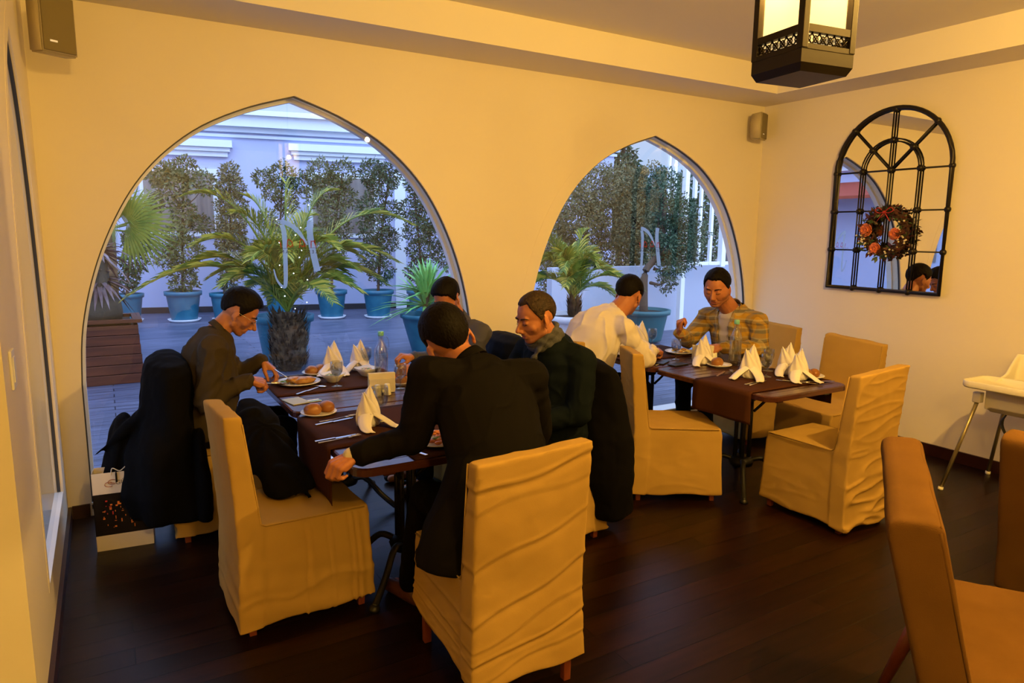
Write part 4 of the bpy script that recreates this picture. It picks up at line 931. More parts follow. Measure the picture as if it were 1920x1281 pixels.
def rose(y, z, r):
    bm = bmesh.new()
    for k in range(4):
        rr = r*(1-.22*k); n = 5
        for j in range(n):
            a = 2*PI*j/n + k*.6
            grid(bm, lambda u, v, a=a, rr=rr, k=k: (-.03 - .012*k*(r/.045) - .018*v*(1-.3*k/3), y + rr*(.45+.5*v)*math.cos(a+(u-.5)*1.5*(1-.3*v)), z + rr*(.45+.5*v)*math.sin(a+(u-.5)*1.5*(1-.3*v))), 5, 4, .002)
    ellipsoid(bm, (-.045, y, z), (.016, r*.45, r*.45), sub=2); obj('rose', bm, M_rose, t)
rose(.145, .02, .058); rose(-.10, -.01, .052); rose(.055, -.13, .052)
bm = bmesh.new()
for k in range(34):
    a = q.uniform(PI*.95, 1.95*PI) if q.random() < .8 else q.uniform(0, 2*PI); bm = bmesh.new(); ellipsoid(bm, (-.05, -(R0+.03)*math.cos(a)*q.uniform(.8, 1.15), (R0+.02)*math.sin(a)*q.uniform(.7, 1.1)), (.009,)*3, sub=1)
    obj('berry', bm, mat('cream_berries', (.75, .68, .48), .5), t)
bm = bmesh.new()
for s in (-1, 1):
    tube(bm, catmull([(-.045, 0, R0), (-.05, s*.05, R0+.035), (-.05, s*.075, R0+.012), (-.05, s*.04, R0-.008), (-.045, 0, R0)], 4), .007, 6, flat=.4); tube(bm, [(-.045, 0, R0), (-.05, s*.03, R0-.04), (-.05, s*.055, R0-.075)], .006, 6, flat=.4)
ellipsoid(bm, (-.05, 0, R0), (.012, .014, .012)); obj('red_bow', bm, mat('red_ribbon', (.50, .04, .03), .4), t)
# ================================================================= people
M_skin = mat('warm_skin', (.42, .165, .075), .48, spec=.35, var=(14, (.36, .13, .058)), bump=(260, .12, .001), sss=.0)
M_stub = mat('shaved_skin', (.33, .135, .070), .55, spec=.25, var=(160, (.27, .105, .055)))
M_lip = mat('lips', (.28, .08, .05), .4)
M_hairb = mat('black_hair', (.005, .0035, .0025), .6, bump=(90, .7, .004, (1, 1, .25)), spec=.1)
M_hairs = mat('short_brown_hair', (.018, .010, .006), .55, bump=(160, .9, .004), var=(60, (.05, .03, .015)), spec=.2)
M_lash = mat('dark_lashes', (.012, .006, .004), .6)
M_nail = mat('finger_nails', (.62, .33, .22), .3)

def cap(bm, a, b, ra, rb, n=12, flat=1.0, up=None):
    """closed rounded cone from a to b"""
    a, b = V(a), V(b); d = b-a
    if d.length < 1e-5: return ellipsoid(bm, a, (ra,)*3)
    e = d.normalized(); pts = []; rr = []
    for k in range(4): t = k/4; pts.append(a - e*ra*math.cos(t*PI/2)); rr.append(max(.0004, ra*math.sin(t*PI/2)))
    pts.append(a); rr.append(ra); pts.append(b); rr.append(rb)
    for k in range(3, -1, -1): t = k/4; pts.append(b + e*rb*math.cos(t*PI/2)); rr.append(max(.0004, rb*math.sin(t*PI/2)))
    s, u = frame_of(d, V(up) if up is not None else None); rings = []
    for p, r in zip(pts, rr): rings.append([bm.verts.new(p + s*math.cos(2*PI*k/n)*r + u*math.sin(2*PI*k/n)*r*flat) for k in range(n)])
    for A, B in zip(rings, rings[1:]):
        for k in range(n): bm.faces.new((A[k], A[(k+1) % n], B[(k+1) % n], B[k]))
    bm.faces.new(rings[0][::-1]); bm.faces.new(rings[-1])
def basis(f, up=(0, 0, 1), right=None):
    f = V(f).normalized()
    if right is not None: s = V(right); s = (s - f*s.dot(f)).normalized()
    else: s = f.cross(V(up)).normalized()
    return s, f, s.cross(f).normalized()
def hand_shape(bm, w, d, n, side, curl, thumb='out', s=1.0, point=-1):
    """wrist w, direction d to the knuckles, n out of the back of the hand, side = towards the thumb; curl per joint in radians"""
    w, d, n, side = V(w), V(d).normalized(), V(n), V(side); n = (n - d*n.dot(d)).normalized(); side = (side - d*side.dot(d) - n*side.dot(n)).normalized()
    cap(bm, w - d*.006, w + d*.02, .027*s, .029*s, 12, .74, n)
    nails = []
    for i in range(4):
        o = (1.45-i)*.0205*s; k = w + d*(.088-.006*abs(i-1))*s + side*o + n*(.003-.003*abs(i-1.3))*s
        cap(bm, w + d*.012*s + side*o*.62, k, .0155*s, .0118*s, 10)
        cap(bm, w + d*.03*s + side*o*.6 - n*.010*s, k - d*.016*s - n*.010*s, .014*s, .0115*s, 10)
        L = (.95, 1.06, .99, .78)[i]; c = curl[i] if isinstance(curl, (list, tuple)) else curl; c = .12 if i == point else c*(1+.06*i)
        p = k; a = 0; r0 = (.0103, .0106, .0100, .0088)[i]*s
        for j, (ln, cc) in enumerate(((.045, .85), (.028, 1.15), (.022, .75))):
            a += c*cc; e = d*math.cos(a) - n*math.sin(a) + side*(.05*(1.5-i)*(1-min(1, c))); q = p + e*ln*L*s
            cap(bm, p, q, r0*(1-.09*j), r0*(.93-.10*j), 9); p = q
        nails.append((p, (d*math.cos(a) - n*math.sin(a)), (n*math.cos(a) + d*math.sin(a)), r0))
    b = w + d*.022*s + side*.020*s - n*.006*s
    seq = {'out': ((d*.62+side*.72-n*.25, .046), (d*.9+side*.25-n*.3, .034), (d*.95-n*.35, .026)),
           'fold': ((d*.60+side*.50-n*.55, .044), (d*.75-side*.35-n*.65, .034), (d*.35-side*.85-n*.55, .026)),
           'pinch': ((d*.62+side*.45-n*.60, .046), (d*.85-side*.05-n*.55, .034), (d*.80-side*.15-n*.60, .028))}[thumb]
    p = b; rs = (.0165, .0125, .0112, .0098)
    for j, (e, ln) in enumerate(seq):
        q = p + e.normalized()*ln*s; cap(bm, p, q, rs[j]*s, rs[j+1]*s, 9); p = q
    return nails
def make_hair(M, m, style, parent, sc=1.0):
    bm = bmesh.new(); bmesh.ops.create_icosphere(bm, subdivisions=6, radius=1)
    T = [(0, style.get('front', .50)), (35, style.get('temple', .52)), (52, .30), (66, -.12), (75, -.42), (84, -.30), (92, .02), (104, .0), (118, -.35), (135, -.72), (180, style.get('nape', -.86))]
    th, top = style.get('side', .006), style.get('top', .020); seed = style.get('seed', 0)
    for v in bm.verts:
        d = v.co.normalized(); az = math.degrees(math.atan2(abs(d.x), d.y)); h = T[-1][1]
        for (a0, h0), (a1, h1) in zip(T, T[1:]):
            if a0 <= az <= a1: h = h0 + (h1-h0)*(az-a0)/(a1-a0); break
        z = d.z + .05*noise.noise(d*6 + V((seed, 0, 0)))
        k = max(0, min(1, (z-h)/style.get('edge', .24)+.5)); k = k*k*(3-2*k)
        t = th + (top-th)*max(0, d.z)**.8 + style.get('quiff', 0)*max(0, d.y*.8+d.z*.6-.55)
        t += (.0016*noise.noise(V((d.x*26, d.y*6, d.z*9)) + V((seed, 3, 1))) + .0012*noise.noise(d*45) + .002*noise.noise(d*3 + V((seed, 0, 2))))*style.get('rough', 1)
        r = V((.079*d.x, .099*d.y, .090*d.z)); n_ = r.normalized()
        back = -.006*max(0, -d.y)*max(0, -d.z)
        v.co = (V((0, -.014, .034)) + r + n_*(k*t - (1-k)*.016 + back)) * sc
    for v in bm.verts: v.co = M @ v.co
    return obj('hair', bm, m, parent)
def person(label, P):
    root = empty('person', (P['pelvis'][0], P['pelvis'][1], 0), 0, label, 'person'); off = V((-P['pelvis'][0], -P['pelvis'][1], 0))
    W_ = lambda p: V(p) + off
    pel, bel, che, nek, hed = [W_(P[k]) for k in ('pelvis', 'belly', 'chest', 'neck', 'head')]
    sc = P.get('hs', 1.0); hs_, hf, hu = basis(P['look'], right=P.get('right'))
    MH = Matrix((hs_, hf, hu)).transposed().to_4x4(); MH.translation = hed; MHi = MH.inverted()
    H = lambda x, y, z: MH @ V((x*sc, y*sc, z*sc))
    rt = V(P['rightdir']).normalized(); wd = P.get('wd', 1.0)
    sh, el, wr, kn, an = [[W_(q) for q in P[k]] for k in ('sho', 'elb', 'wri', 'knee', 'ank')]
    spine = catmull([pel, bel, che, che.lerp(nek, .6), nek], 4); rad = [(.172, .128), (.168, .132), (.182, .122), (.150, .095), (.062, .060)]
    def torso(bm, k, lo=0, hi=1, wmul=1.0):
        N = len(spine); secs = []
        for i, p in enumerate(spine):
            t = i/(N-1)
            if t < lo or t > hi: continue
            f = t*4; j = min(3, int(f)); u = f-j; a = rad[j][0]*(1-u)+rad[j+1][0]*u; b = rad[j][1]*(1-u)+rad[j+1][1]*u
            d = (spine[min(N-1, i+1)]-spine[max(0, i-1)]).normalized(); r = (rt - d*rt.dot(d)).normalized(); fw = d.cross(r)
            secs.append((p, r*(a*wd+k)*wmul, fw*(b*P.get('dp', 1)+k)))
        loft(bm, secs)
    def arms(bm, k, r=(.070, .056, .049, .037), to=1.0):
        for s in (0, 1):
            cap(bm, che.lerp(nek, .55), sh[s], .085+k*.4, r[0]+k, 14); cap(bm, sh[s], el[s], r[0]*.97+k, r[1]+k, 14); cap(bm, el[s], el[s].lerp(wr[s], to), r[2]+k, r[3]+k, 14)
    # --- body: one continuous surface
    bm = bmesh.new(); torso(bm, -.022); arms(bm, -.012, (.062, .050, .042, .029))
    for s, q in ((0, 1), (1, -1)):
        hp = pel + rt*.095*q; cap(bm, hp, kn[s], .078, .052); cap(bm, kn[s], an[s], .046, .034)
        ft = (kn[s]-hp); ft.z = 0; ft = ft.normalized() if ft.length > .01 else V((1, 0, 0)); cap(bm, an[s]-V((0, 0, .03)), an[s]+ft*.15-V((0, 0, .055)), .034, .026)
    cap(bm, nek - (hed-nek)*.25, H(0, -.022, -.045), .062*wd**.5*P.get('nw', 1), .055*wd**.5*P.get('nw', 1), 16)
    fat = P.get('fat', 1.0)
    ellipsoid(bm, H(0, -.014, .034), (.077*sc, .097*sc, .088*sc), MH.to_3x3(), 4)
    ellipsoid(bm, H(0, .020, -.012), (.067*sc*fat, .066*sc, .078*sc), MH.to_3x3(), 4)
    ellipsoid(bm, H(0, .022, -.066), (.050*sc*fat, .054*sc, .036*sc), MH.to_3x3(), 3)
    ellipsoid(bm, H(0, .060, -.090), (.026*sc*fat, .020*sc, .017*sc), MH.to_3x3(), 3)
    for q in (-1, 1): cap(bm, H(q*.012, .054, -.086), H(q*.046*fat, .004, -.058), .021*sc, .023*sc)
    ellipsoid(bm, H(0, .058, -.060), (.034*sc, .029*sc, .032*sc), MH.to_3x3(), 3)
    cap(bm, H(-.036, .070, .026), H(.036, .070, .026), .0125*sc, .0125*sc)
    for q in (-1, 1):
        ellipsoid(bm, H(q*.038, .048, -.024), (.027*sc*fat, .024*sc, .027*sc), MH.to_3x3(), 3)
        ellipsoid(bm, H(q*.031, .0715, .006), (.0145*sc, .0135*sc, .0115*sc), MH.to_3x3(), 3)
        ellipsoid(bm, H(q*.013, .090, -.036), (.0085*sc, .011*sc, .0085*sc), MH.to_3x3(), 2)
        R = MH.to_3x3() @ Matrix.Rotation(q*-.35, 3, 'Z') @ Matrix.Rotation(-.18, 3, 'X')
        ellipsoid(bm, H(q*.083, -.012, -.006), (.0065*sc, .0165*sc, .028*sc), R, 3); ellipsoid(bm, H(q*.080, -.004, -.032), (.007*sc, .010*sc, .013*sc), R, 2)
    nz_ = P.get('nose', 1.0)
    cap(bm, H(0, .078, .020), H(0, .078+.031*nz_, -.027), .0075*sc, .0115*sc); cap(bm, H(0, .080, -.004), H(0, .094, -.036), .013*sc, .011*sc)
    cap(bm, H(-.016, .083, -.0565), H(.016, .083, -.0565), .0062*sc, .0062*sc); cap(bm, H(-.013, .082, -.0685), H(.013, .082, -.0685), .0068*sc, .0068*sc)
    nails = []
    for h in P.get('hands', ()):
        nails += hand_shape(bm, wr[h['s']], h['d'], h['n'], h['side'], h['curl'], h.get('thumb', 'out'), h.get('size', 1.03), h.get('point', -1))
    hi_ = np.array(MHi)
    def face(Pp, N):
        L = Pp @ hi_[:3, :3].T + hi_[:3, 3]; L = L/sc; g = (L[:, 1] > .04)
        a = -.0038*np.exp(-((L[:, 2]+.0625)/.0030)**2)*np.exp(-(L[:, 0]/.021)**4)*g
        for q in (-1, 1):
            a += -.0045*np.exp(-((L[:, 0]-q*.0145)**2/.006**2 + (L[:, 2]-.010)**2/.009**2))*g      # inner eye corner
            dx = np.abs(L[:, 0])-.0; a += -.0022*np.exp(-((dx-(.020-.40*(L[:, 2]+.035)))/.004)**2)*((L[:, 2] < -.030) & (L[:, 2] > -.062))*g   # smile fold
            e2 = (L[:, 0]-q*.086)**2/.010**2 + (L[:, 1]+.010)**2/.011**2 + (L[:, 2]+.0)**2/.019**2; a += -.0045*np.exp(-e2)*(np.abs(L[:, 0]) > .078)
        return Pp + N*(a*sc)[:, None]
    me = fuse(bm, P.get('vox', .0046), 2, face, .5)
    body = obj('body', me, [M_skin, M_lip, M_stub], root)
    C = np.empty(len(me.polygons)*3); me.polygons.foreach_get('center', C); C = (C.reshape(-1, 3) @ hi_[:3, :3].T + hi_[:3, 3])/sc
    ix = np.zeros(len(C), int)
    if P.get('stubble'): ix[(C[:, 2] < -.030-.25*(C[:, 1]-.05).clip(-.1, .02)) & (C[:, 2] > -.106 + .03*np.sin(C[:, 0]*60)*0) & (C[:, 1] > -.005) & (np.abs(C[:, 0]) < .08) & ~((C[:, 2] > -.05) & (np.abs(C[:, 0]) < .05))] = 2
    ix[(np.abs(C[:, 0]) < .023) & (C[:, 1] > .072) & (C[:, 2] < -.0525) & (C[:, 2] > -.0755) & (np.abs(C[:, 0])/.023 < 1-np.abs(C[:, 2]+.063)/.016)] = 1
    me.polygons.foreach_set('material_index', ix)
    # --- face pieces
    for q in (-1, 1):
        bm = bmesh.new(); tube(bm, catmull([H(q*.018, .0835, .0005), H(q*.026, .0865, -.0035), (H(q*.036, .0850, -.0035)), H(q*.045, .0765, .0005)], 4), .0014*sc, 5); obj('eyelashes', bm, M_lash, root)
        bm = bmesh.new(); tube(bm, catmull([H(q*.013, .0855, .0245), H(q*.026, .0875, .0285), H(q*.040, .0790, .0285), H(q*.052, .064, .0215)], 4), [.0034, .0046, .0054, .0056, .0056, .0056, .0054, .005, .0048, .0042, .0036, .0028, .0016], 6, flat=.75); obj('eyebrow', bm, P['hairm'], root)
    make_hair(MH, P['hairm'], P.get('hair', {}), root, sc)
    if P.get('glasses'):
        bm = bmesh.new()
        for q in (-1, 1):
            tube(bm, [H(q*(.032+.021*math.cos(a)), .097-.004*abs(math.cos(a)), .004+.0145*math.sin(a)) for a in [2*PI*k/18 for k in range(18)]], .0011*sc, 5, closed=True)
            tube(bm, [H(q*.053, .093, .009), H(q*.074, .070, .011), H(q*.084, .0, .010), H(q*.084, -.012, -.002)], .0012*sc, 5)
        tube(bm, [H(-.011, .098, .006), H(0, .101, .009), H(.011, .098, .006)], .0012*sc, 5); g = obj('glasses', bm, M_steel, root)
        bm = bmesh.new()
        for q in (-1, 1): bm.faces.new([bm.verts.new(H(q*(.032+.020*math.cos(a)), .097-.004*abs(math.cos(a)), .004+.0135*math.sin(a))) for a in [2*PI*k/18 for k in range(18)]])
        obj('lenses', bm, MC['window_glass'], g, False)
    # --- clothes
    fld = P.get('fold', 1.0)
    def folds(seed, amp):
        def f(Pp, N):
            wob = fbm(Pp, 6, seed+11); rg = 1-np.abs(fbm(Pp + .05*wob[:, None], 5.5, seed+2, (1.4, 1.4, .8))); a = amp*wob*1.1 + amp*.45*fbm(Pp, 17, seed+5, (1, 1, .45)) + amp*1.9*(rg**9 - .3)
            for s in (0, 1):       # creases gather at the elbow and armpit
                for c, rr in ((el[s], .09), (sh[s]-V((0, 0, .09)), .09)):
                    d = np.linalg.norm(Pp - np.array(c), axis=1); ax = np.array((wr[s]-sh[s]).normalized()); t = (Pp-np.array(c)) @ ax
                    a += amp*1.3*np.exp(-(d/rr)**2)*np.sin(t*75 + wob*9 + Pp[:, 0]*18)
            return Pp + N*a[:, None]
        return f
    k = P.get('bulk', .012)
    bm = bmesh.new(); torso(bm, k, 0, .93); arms(bm, k*.6, to=P.get('cuff', .93))
    if P.get('hem'): loft(bm, [(W_(c), V((rx, 0, 0)), V((0, ry, 0))) for c, rx, ry in P['hem']], 24, .25)
    me = fuse(bm, .0072, 3, folds(P.get('seed', 1), .0045*fld))
    top = obj(P.get('topname', 'shirt'), me, P['topm'], root)
    if P.get('open'):           # an open overshirt shows the t-shirt
        fw = V(P['look']); fw.z = 0; fw.normalize(); bmx = bmesh.new(); bmx.from_mesh(me); kill = []
        for f in bmx.faces:
            c = f.calc_center_median(); q = c-spine[len(spine)//2]; lat = q.dot(rt); z = c.z
            if f.normal.dot(fw) > .15 and abs(lat-.01) < .045+.035*max(0, (z-che.z)/.2) and z > pel.z+.10 and (c-nek).length < .6: kill.append(f)
        bmesh.ops.delete(bmx, geom=kill, context='FACES'); bmx.to_mesh(me); bmx.free()
        bm = bmesh.new(); torso(bm, k-.008, .05, .90); obj('t_shirt', fuse(bm, .008, 3, folds(3, .002)), P['open'], root)
    bm = bmesh.new()           # collar
    ax = (hed-nek).normalized(); cs, cu = frame_of(ax, V((0, 0, 1)))
    cr = P.get('collar', (.066, .034)); c0 = nek + (hed-nek)*P.get('colpos', .12)
    def col(u, v):
        a = 2*PI*u; r = cr[0]*wd**.5*(1+.10*(1-v)+.12*v*P.get('colflare', 0)); fwd = V(P['look']); fwd.z = 0; fwd.normalize()
        p = c0 + (cs*math.cos(a)+cu*math.sin(a))*r; dip = max(0, (p-c0).normalized().dot(fwd)); return p + ax*(cr[1]*(v-.35)*(1-.35*dip)) - ax*.012*dip
    grid(bm, col, 36, 4, .004); obj('collar', bm, P.get('colm', P['topm']), root)
    bm = bmesh.new(); torso(bm, .004, 0, .18)
    for s, q in ((0, 1), (1, -1)):
        hp = pel + rt*.098*q; cap(bm, hp, kn[s], .098, .073, 14); cap(bm, kn[s], an[s]+V((0, 0, .02)), .068, .060, 14)
    obj('trousers', fuse(bm, .011, 3, folds(8, .004)), P.get('trm', mat('black_trousers', (.004, .0036, .004), .9, spec=.07)), root)
    for s in (0, 1):
        ft = (kn[s]-pel); ft.z = 0; ft.normalize(); a = an[s]; bm = bmesh.new(); z = .035
        cap(bm, (a.x-ft.x*.04, a.y-ft.y*.04, z+.01), (a.x+ft.x*.16, a.y+ft.y*.16, z), .040, .034, 12); cap(bm, (a.x, a.y, .06), (a.x, a.y, .10), .042, .042)
        me = fuse(bm, .008, 2); obj('shoe', me, P.get('shoem', mat('black_shoe_leather', (.012, .010, .009), .35)), root)
    return root, H, (sh, el, wr), W_
# --- colours of clothes
M_olive = mat('dark_olive_shirt', (.040, .030, .0185), .85, spec=.08, var=(3, (.050, .037, .023)))
M_suit = mat('black_suit_wool', (.0052, .0044, .0040), .85, spec=.07)
M_navy = mat('navy_overcoat', (.0042, .0072, .0095), .85, spec=.08)
M_blue = mat('grey_blue_shirt', (.05, .05, .075), .8)
M_knit = mat('grey_knit', (.13, .11, .09), .9, bump=(300, .5, .002))
M_white = mat('cream_white_shirt', (.68, .62, .60), .75, spec=.2)
M_tee = mat('off_white_tee', (.45, .40, .38), .8)
M_coat = mat('black_coat_cloth', (.0032, .003, .0034), .9, spec=.07)
M_cuff = mat('cream_cuff', (.60, .52, .36), .7)
def plaid():
    m = bpy.data.materials.new('yellow_grey_plaid'); m.use_nodes = True; t = m.node_tree; b = t.nodes['Principled BSDF']; b.inputs['Roughness'].default_value = .85; b.inputs['Specular IOR Level'].default_value = .2
    x = t.nodes.new('ShaderNodeTexCoord'); n = t.nodes.new('ShaderNodeTexNoise'); n.inputs['Scale'].default_value = 3
    ad = t.nodes.new('ShaderNodeMixRGB'); ad.blend_type = 'ADD'; ad.inputs[0].default_value = .06; t.links.new(x.outputs['Object'], ad.inputs[1]); t.links.new(n.outputs['Color'], ad.inputs[2])
    sp = t.nodes.new('ShaderNodeSeparateXYZ'); t.links.new(ad.outputs[0], sp.inputs[0])
    def band(sock, sc, ph, stops):
        a = t.nodes.new('ShaderNodeMath'); a.operation = 'MULTIPLY_ADD'; a.inputs[1].default_value = sc; a.inputs[2].default_value = ph; t.links.new(sock, a.inputs[0])
        f = t.nodes.new('ShaderNodeMath'); f.operation = 'FRACT'; t.links.new(a.outputs[0], f.inputs[0])
        r = t.nodes.new('ShaderNodeValToRGB'); r.color_ramp.interpolation = 'CONSTANT'; e = r.color_ramp.elements
        e[0].position = 0; e[0].color = (*stops[0][1], 1); e[1].position = stops[1][0]; e[1].color = (*stops[1][1], 1)
        for p, c in stops[2:]: q = e.new(p); q.color = (*c, 1)
        t.links.new(f.outputs[0], r.inputs[0]); return r.outputs[0]
    xy = t.nodes.new('ShaderNodeMath'); xy.operation = 'ADD'; t.links.new(sp.outputs[0], xy.inputs[0]); t.links.new(sp.outputs[1], xy.inputs[1])
    Y, G, B_, Wt = (.42, .24, .03), (.16, .14, .11), (.14, .075, .02), (.42, .36, .22)
    h = band(sp.outputs[2], 7.2, .1, [(0, Y), (.26, G), (.44, Wt), (.52, Y), (.72, B_), (.80, G), (.92, Wt)])
    v = band(xy.outputs[0], 6.5, .3, [(0, G), (.24, Y), (.50, Wt), (.58, G), (.80, Y), (.93, B_)])
    mx = t.nodes.new('ShaderNodeMixRGB'); mx.inputs[0].default_value = .5; t.links.new(h, mx.inputs[1]); t.links.new(v, mx.inputs[2]); t.links.new(mx.outputs[0], b.inputs['Base Color'])
    return m
M_plaid = plaid()
def cutlery_in(root, a, b, kind):
    a, b = V(a), V(b); d = (b-a).normalized(); s, u = frame_of(d); bm = bmesh.new()
    tube(bm, [a, a.lerp(b, .45), a.lerp(b, .72)], [.0055, .0045, .003], 7, flat=.55)
    if kind == 'knife':
        q = a.lerp(b, .45); vs = [q+u*.009, q-u*.009, b-u*.006, b+u*.008]; A = [bm.verts.new(p+s*.0009) for p in vs]; B = [bm.verts.new(p-s*.0009) for p in vs]
        bm.faces.new(A); bm.faces.new(B[::-1])
        for i in range(4): bm.faces.new((A[i], A[(i+1) % 4], B[(i+1) % 4], B[i]))
    else:
        q = a.lerp(b, .72); tube(bm, [q - s*.011, q + s*.011], .0016, 5)
        for k in (-1.5, -.5, .5, 1.5): tube(bm, [q + s*k*.0066, b + s*k*.0066], .0013, 5)
    return obj(kind, bm, M_steel, None)

# A: man with glasses, cutting his fillet, facing +x
rA, HA, jA, wA = person('person in dark olive shirt and glasses, bent over a plate with knife and fork', dict(
    pelvis=(.42, 4.16, .585), belly=(.46, 4.16, .76), chest=(.475, 4.17, .965), neck=(.535, 4.18, 1.125), head=(.655, 4.185, 1.228), look=(.80, -.16, -.62), hs=1.07,
    rightdir=(0, -1, 0), wd=1.08, dp=1.12, sho=[(.475, 3.975, 1.055), (.52, 4.36, 1.04)], elb=[(.43, 3.925, .795), (.66, 4.43, .82)], wri=[(.655, 3.985, .875), (.795, 4.33, .915)],
    knee=[(.86, 4.03, .56), (.86, 4.27, .56)], ank=[(.82, 4.03, .09), (.82, 4.27, .09)], stubble=True, glasses=True, nose=1.15, hairm=M_hairb, hair=dict(front=.50, top=.022, seed=2, quiff=.012, nape=-.80),
    topm=M_olive, bulk=.014, collar=(.066, .036), colpos=.10, seed=3, fold=1.3,
    hands=[dict(s=0, d=(.92, .12, -.28), n=(.25, -.35, .9), side=(.2, .9, .3), curl=.95, thumb='fold'), dict(s=1, d=(.72, -.30, -.62), n=(.55, -.1, .8), side=(-.2, -.9, .2), curl=.55, thumb='pinch')]))
tag(cutlery_in(rA, (.70, 4.01, .845), (.905, 4.13, .795), 'knife'), 'black-handled knife in the fist of the man with glasses', 'knife')
tag(cutlery_in(rA, (.855, 4.27, .865), (.955, 4.19, .79), 'fork'), 'fork pressed into the fillet by the man with glasses', 'fork')
# B: man mostly hidden behind the suit, facing -x
person('person with black hair and grey-blue shirt, face hidden behind the suited man, fists raised', dict(
    pelvis=(2.13, 4.13, .585), belly=(2.12, 4.13, .76), chest=(2.08, 4.14, .97), neck=(2.04, 4.14, 1.125), head=(1.955, 4.13, 1.265), look=(-.74, -.42, -.52),
    rightdir=(0, 1, 0), sho=[(2.07, 4.33, 1.05), (2.10, 3.93, 1.05)], elb=[(1.96, 4.38, .82), (1.98, 3.92, .80)], wri=[(1.755, 4.25, .868), (1.685, 4.03, .838)],
    knee=[(1.72, 4.25, .56), (1.72, 4.03, .56)], ank=[(1.74, 4.25, .09), (1.74, 4.03, .09)], hairm=M_hairb, hair=dict(front=.55, temple=.42, top=.026, seed=5, quiff=.015),
    topm=M_blue, seed=6, stubble=True,
    hands=[dict(s=0, d=(-.92, -.05, .25), n=(-.2, -.1, 1), side=(0, -1, .2), curl=1.0, thumb='pinch'), dict(s=1, d=(-.98, .12, .0), n=(-.1, -.5, .85), side=(0, .8, .5), curl=1.15, thumb='fold')]))
# C: man in dark coat and grey scarf, facing -x
rC, HC, jC, wC = person('person in a dark navy coat and grey scarf smiling down at the table', dict(
    pelvis=(2.09, 3.07, .585), belly=(2.10, 3.06, .77), chest=(2.09, 3.05, .975), neck=(2.045, 3.03, 1.135), head=(1.93, 2.995, 1.262), look=(-.96, .02, -.27), hs=1.09,
    rightdir=(.05, 1, 0), wd=1.12, dp=1.15, sho=[(2.06, 3.26, 1.05), (2.13, 2.85, 1.04)], elb=[(1.95, 3.33, .80), (2.08, 2.80, .775)], wri=[(1.72, 3.22, .81), (1.83, 2.93, .72)],
    knee=[(1.66, 3.18, .56), (1.66, 2.96, .56)], ank=[(1.70, 3.18, .09), (1.70, 2.96, .09)], hairm=M_hairs, hair=dict(front=.54, temple=.64, top=.009, side=.003, seed=8, rough=.8, edge=.34), nose=1.05, stubble=True,
    topm=M_navy, topname='coat', bulk=.024, seed=9, fold=.8, hem=(((2.09, 3.06, .80), .15, .20), ((2.10, 3.06, .66), .18, .22), ((2.09, 3.06, .53), .19, .23)),
    hands=[dict(s=0, d=(-.95, -.1, -.1), n=(0, 0, 1), side=(0, -1, 0), curl=.6), dict(s=1, d=(-.95, .2, -.1), n=(0, 0, 1), side=(0, 1, 0), curl=.7)]))
M_scarf = mat('grey_herringbone_scarf', (.036, .037, .045), .95, var=(140, (.075, .075, .085), (1, 1, 3)), bump=(220, .6, .003))
bm = bmesh.new(); nkC = wC((2.035, 3.028, 1.135))
for k, (rr, dz, tl) in enumerate(((.078, .0, .3), (.074, .035, .45))):
    pts = []
    for i in range(26):
        a = 2*PI*i/26; p = V((rr*math.cos(a)*1.05, rr*math.sin(a), .0)); tilt = (-p.x*.9*.55 - p.y*(-.15)); pts.append(nkC + V((p.x-.028*(k+.5), p.y, dz - abs(min(0, p.x))*.45 + max(0, p.x)*.55)))
    tube(bm, pts, .019, 10, closed=True, flat=1.3)
tube(bm, catmull([nkC+V((-.06, -.075, .03)), nkC+V((-.115, -.06, -.055)), nkC+V((-.135, -.03, -.14)), nkC+V((-.14, -.01, -.24))], 5), [.026]*6+[.032]*6+[.035]*4, 10, flat=.45)
obj('scarf', fuse(bm, .006, 2, lambda P, N: P + N*(.003*np.sin(P[:, 2]*130+P[:, 0]*60) + .003*fbm(P, 22, 1))[:, None]), M_scarf, rC)
# D: man in black suit jacket seen from behind, facing +y
rD, HD, jD, wD = person('person in a black suit jacket seen from behind, one arm resting along the table edge', dict(
    pelvis=(1.29, 2.20, .60), belly=(1.29, 2.24, .78), chest=(1.29, 2.36, 1.01), neck=(1.28, 2.47, 1.165), head=(1.232, 2.575, 1.245), look=(.22, .86, -.42), right=(.88, -.20, .42), hs=1.2,
    rightdir=(1, .05, .03), wd=1.10, sho=[(1.50, 2.37, 1.105), (1.075, 2.44, 1.145)], elb=[(1.605, 2.46, .835), (1.02, 2.47, .885)], wri=[(1.52, 2.70, .805), (.805, 2.555, .825)], cuff=.90,
    knee=[(1.42, 2.66, .56), (1.15, 2.66, .56)], ank=[(1.45, 2.76, .09), (1.12, 2.76, .09)], hairm=M_hairb, hair=dict(top=.022, side=.003, seed=12, nape=-1.05, edge=.16),
    topm=M_suit, topname='suit_jacket', bulk=.022, seed=13, fold=.7, dp=1.05, trm=mat('black_suit_trousers', (.0038, .0032, .003), .9, spec=.07), collar=(.070, .045), colpos=.05,
    hem=(((1.27, 2.24, .86), .19, .14), ((1.245, 2.22, .72), .225, .165), ((1.205, 2.205, .58), .255, .185), ((1.18, 2.20, .485), .265, .19)), shoem=mat('brown_shoe_leather', (.10, .035, .015), .35),
    hands=[dict(s=0, d=(-.3, .9, -.2), n=(0, 0, 1), side=(-1, 0, 0), curl=.6), dict(s=1, d=(-.93, -.12, -.28), n=(-.25, -.25, .93), side=(-.1, .95, .2), curl=1.05, thumb='fold', size=1.08)]))
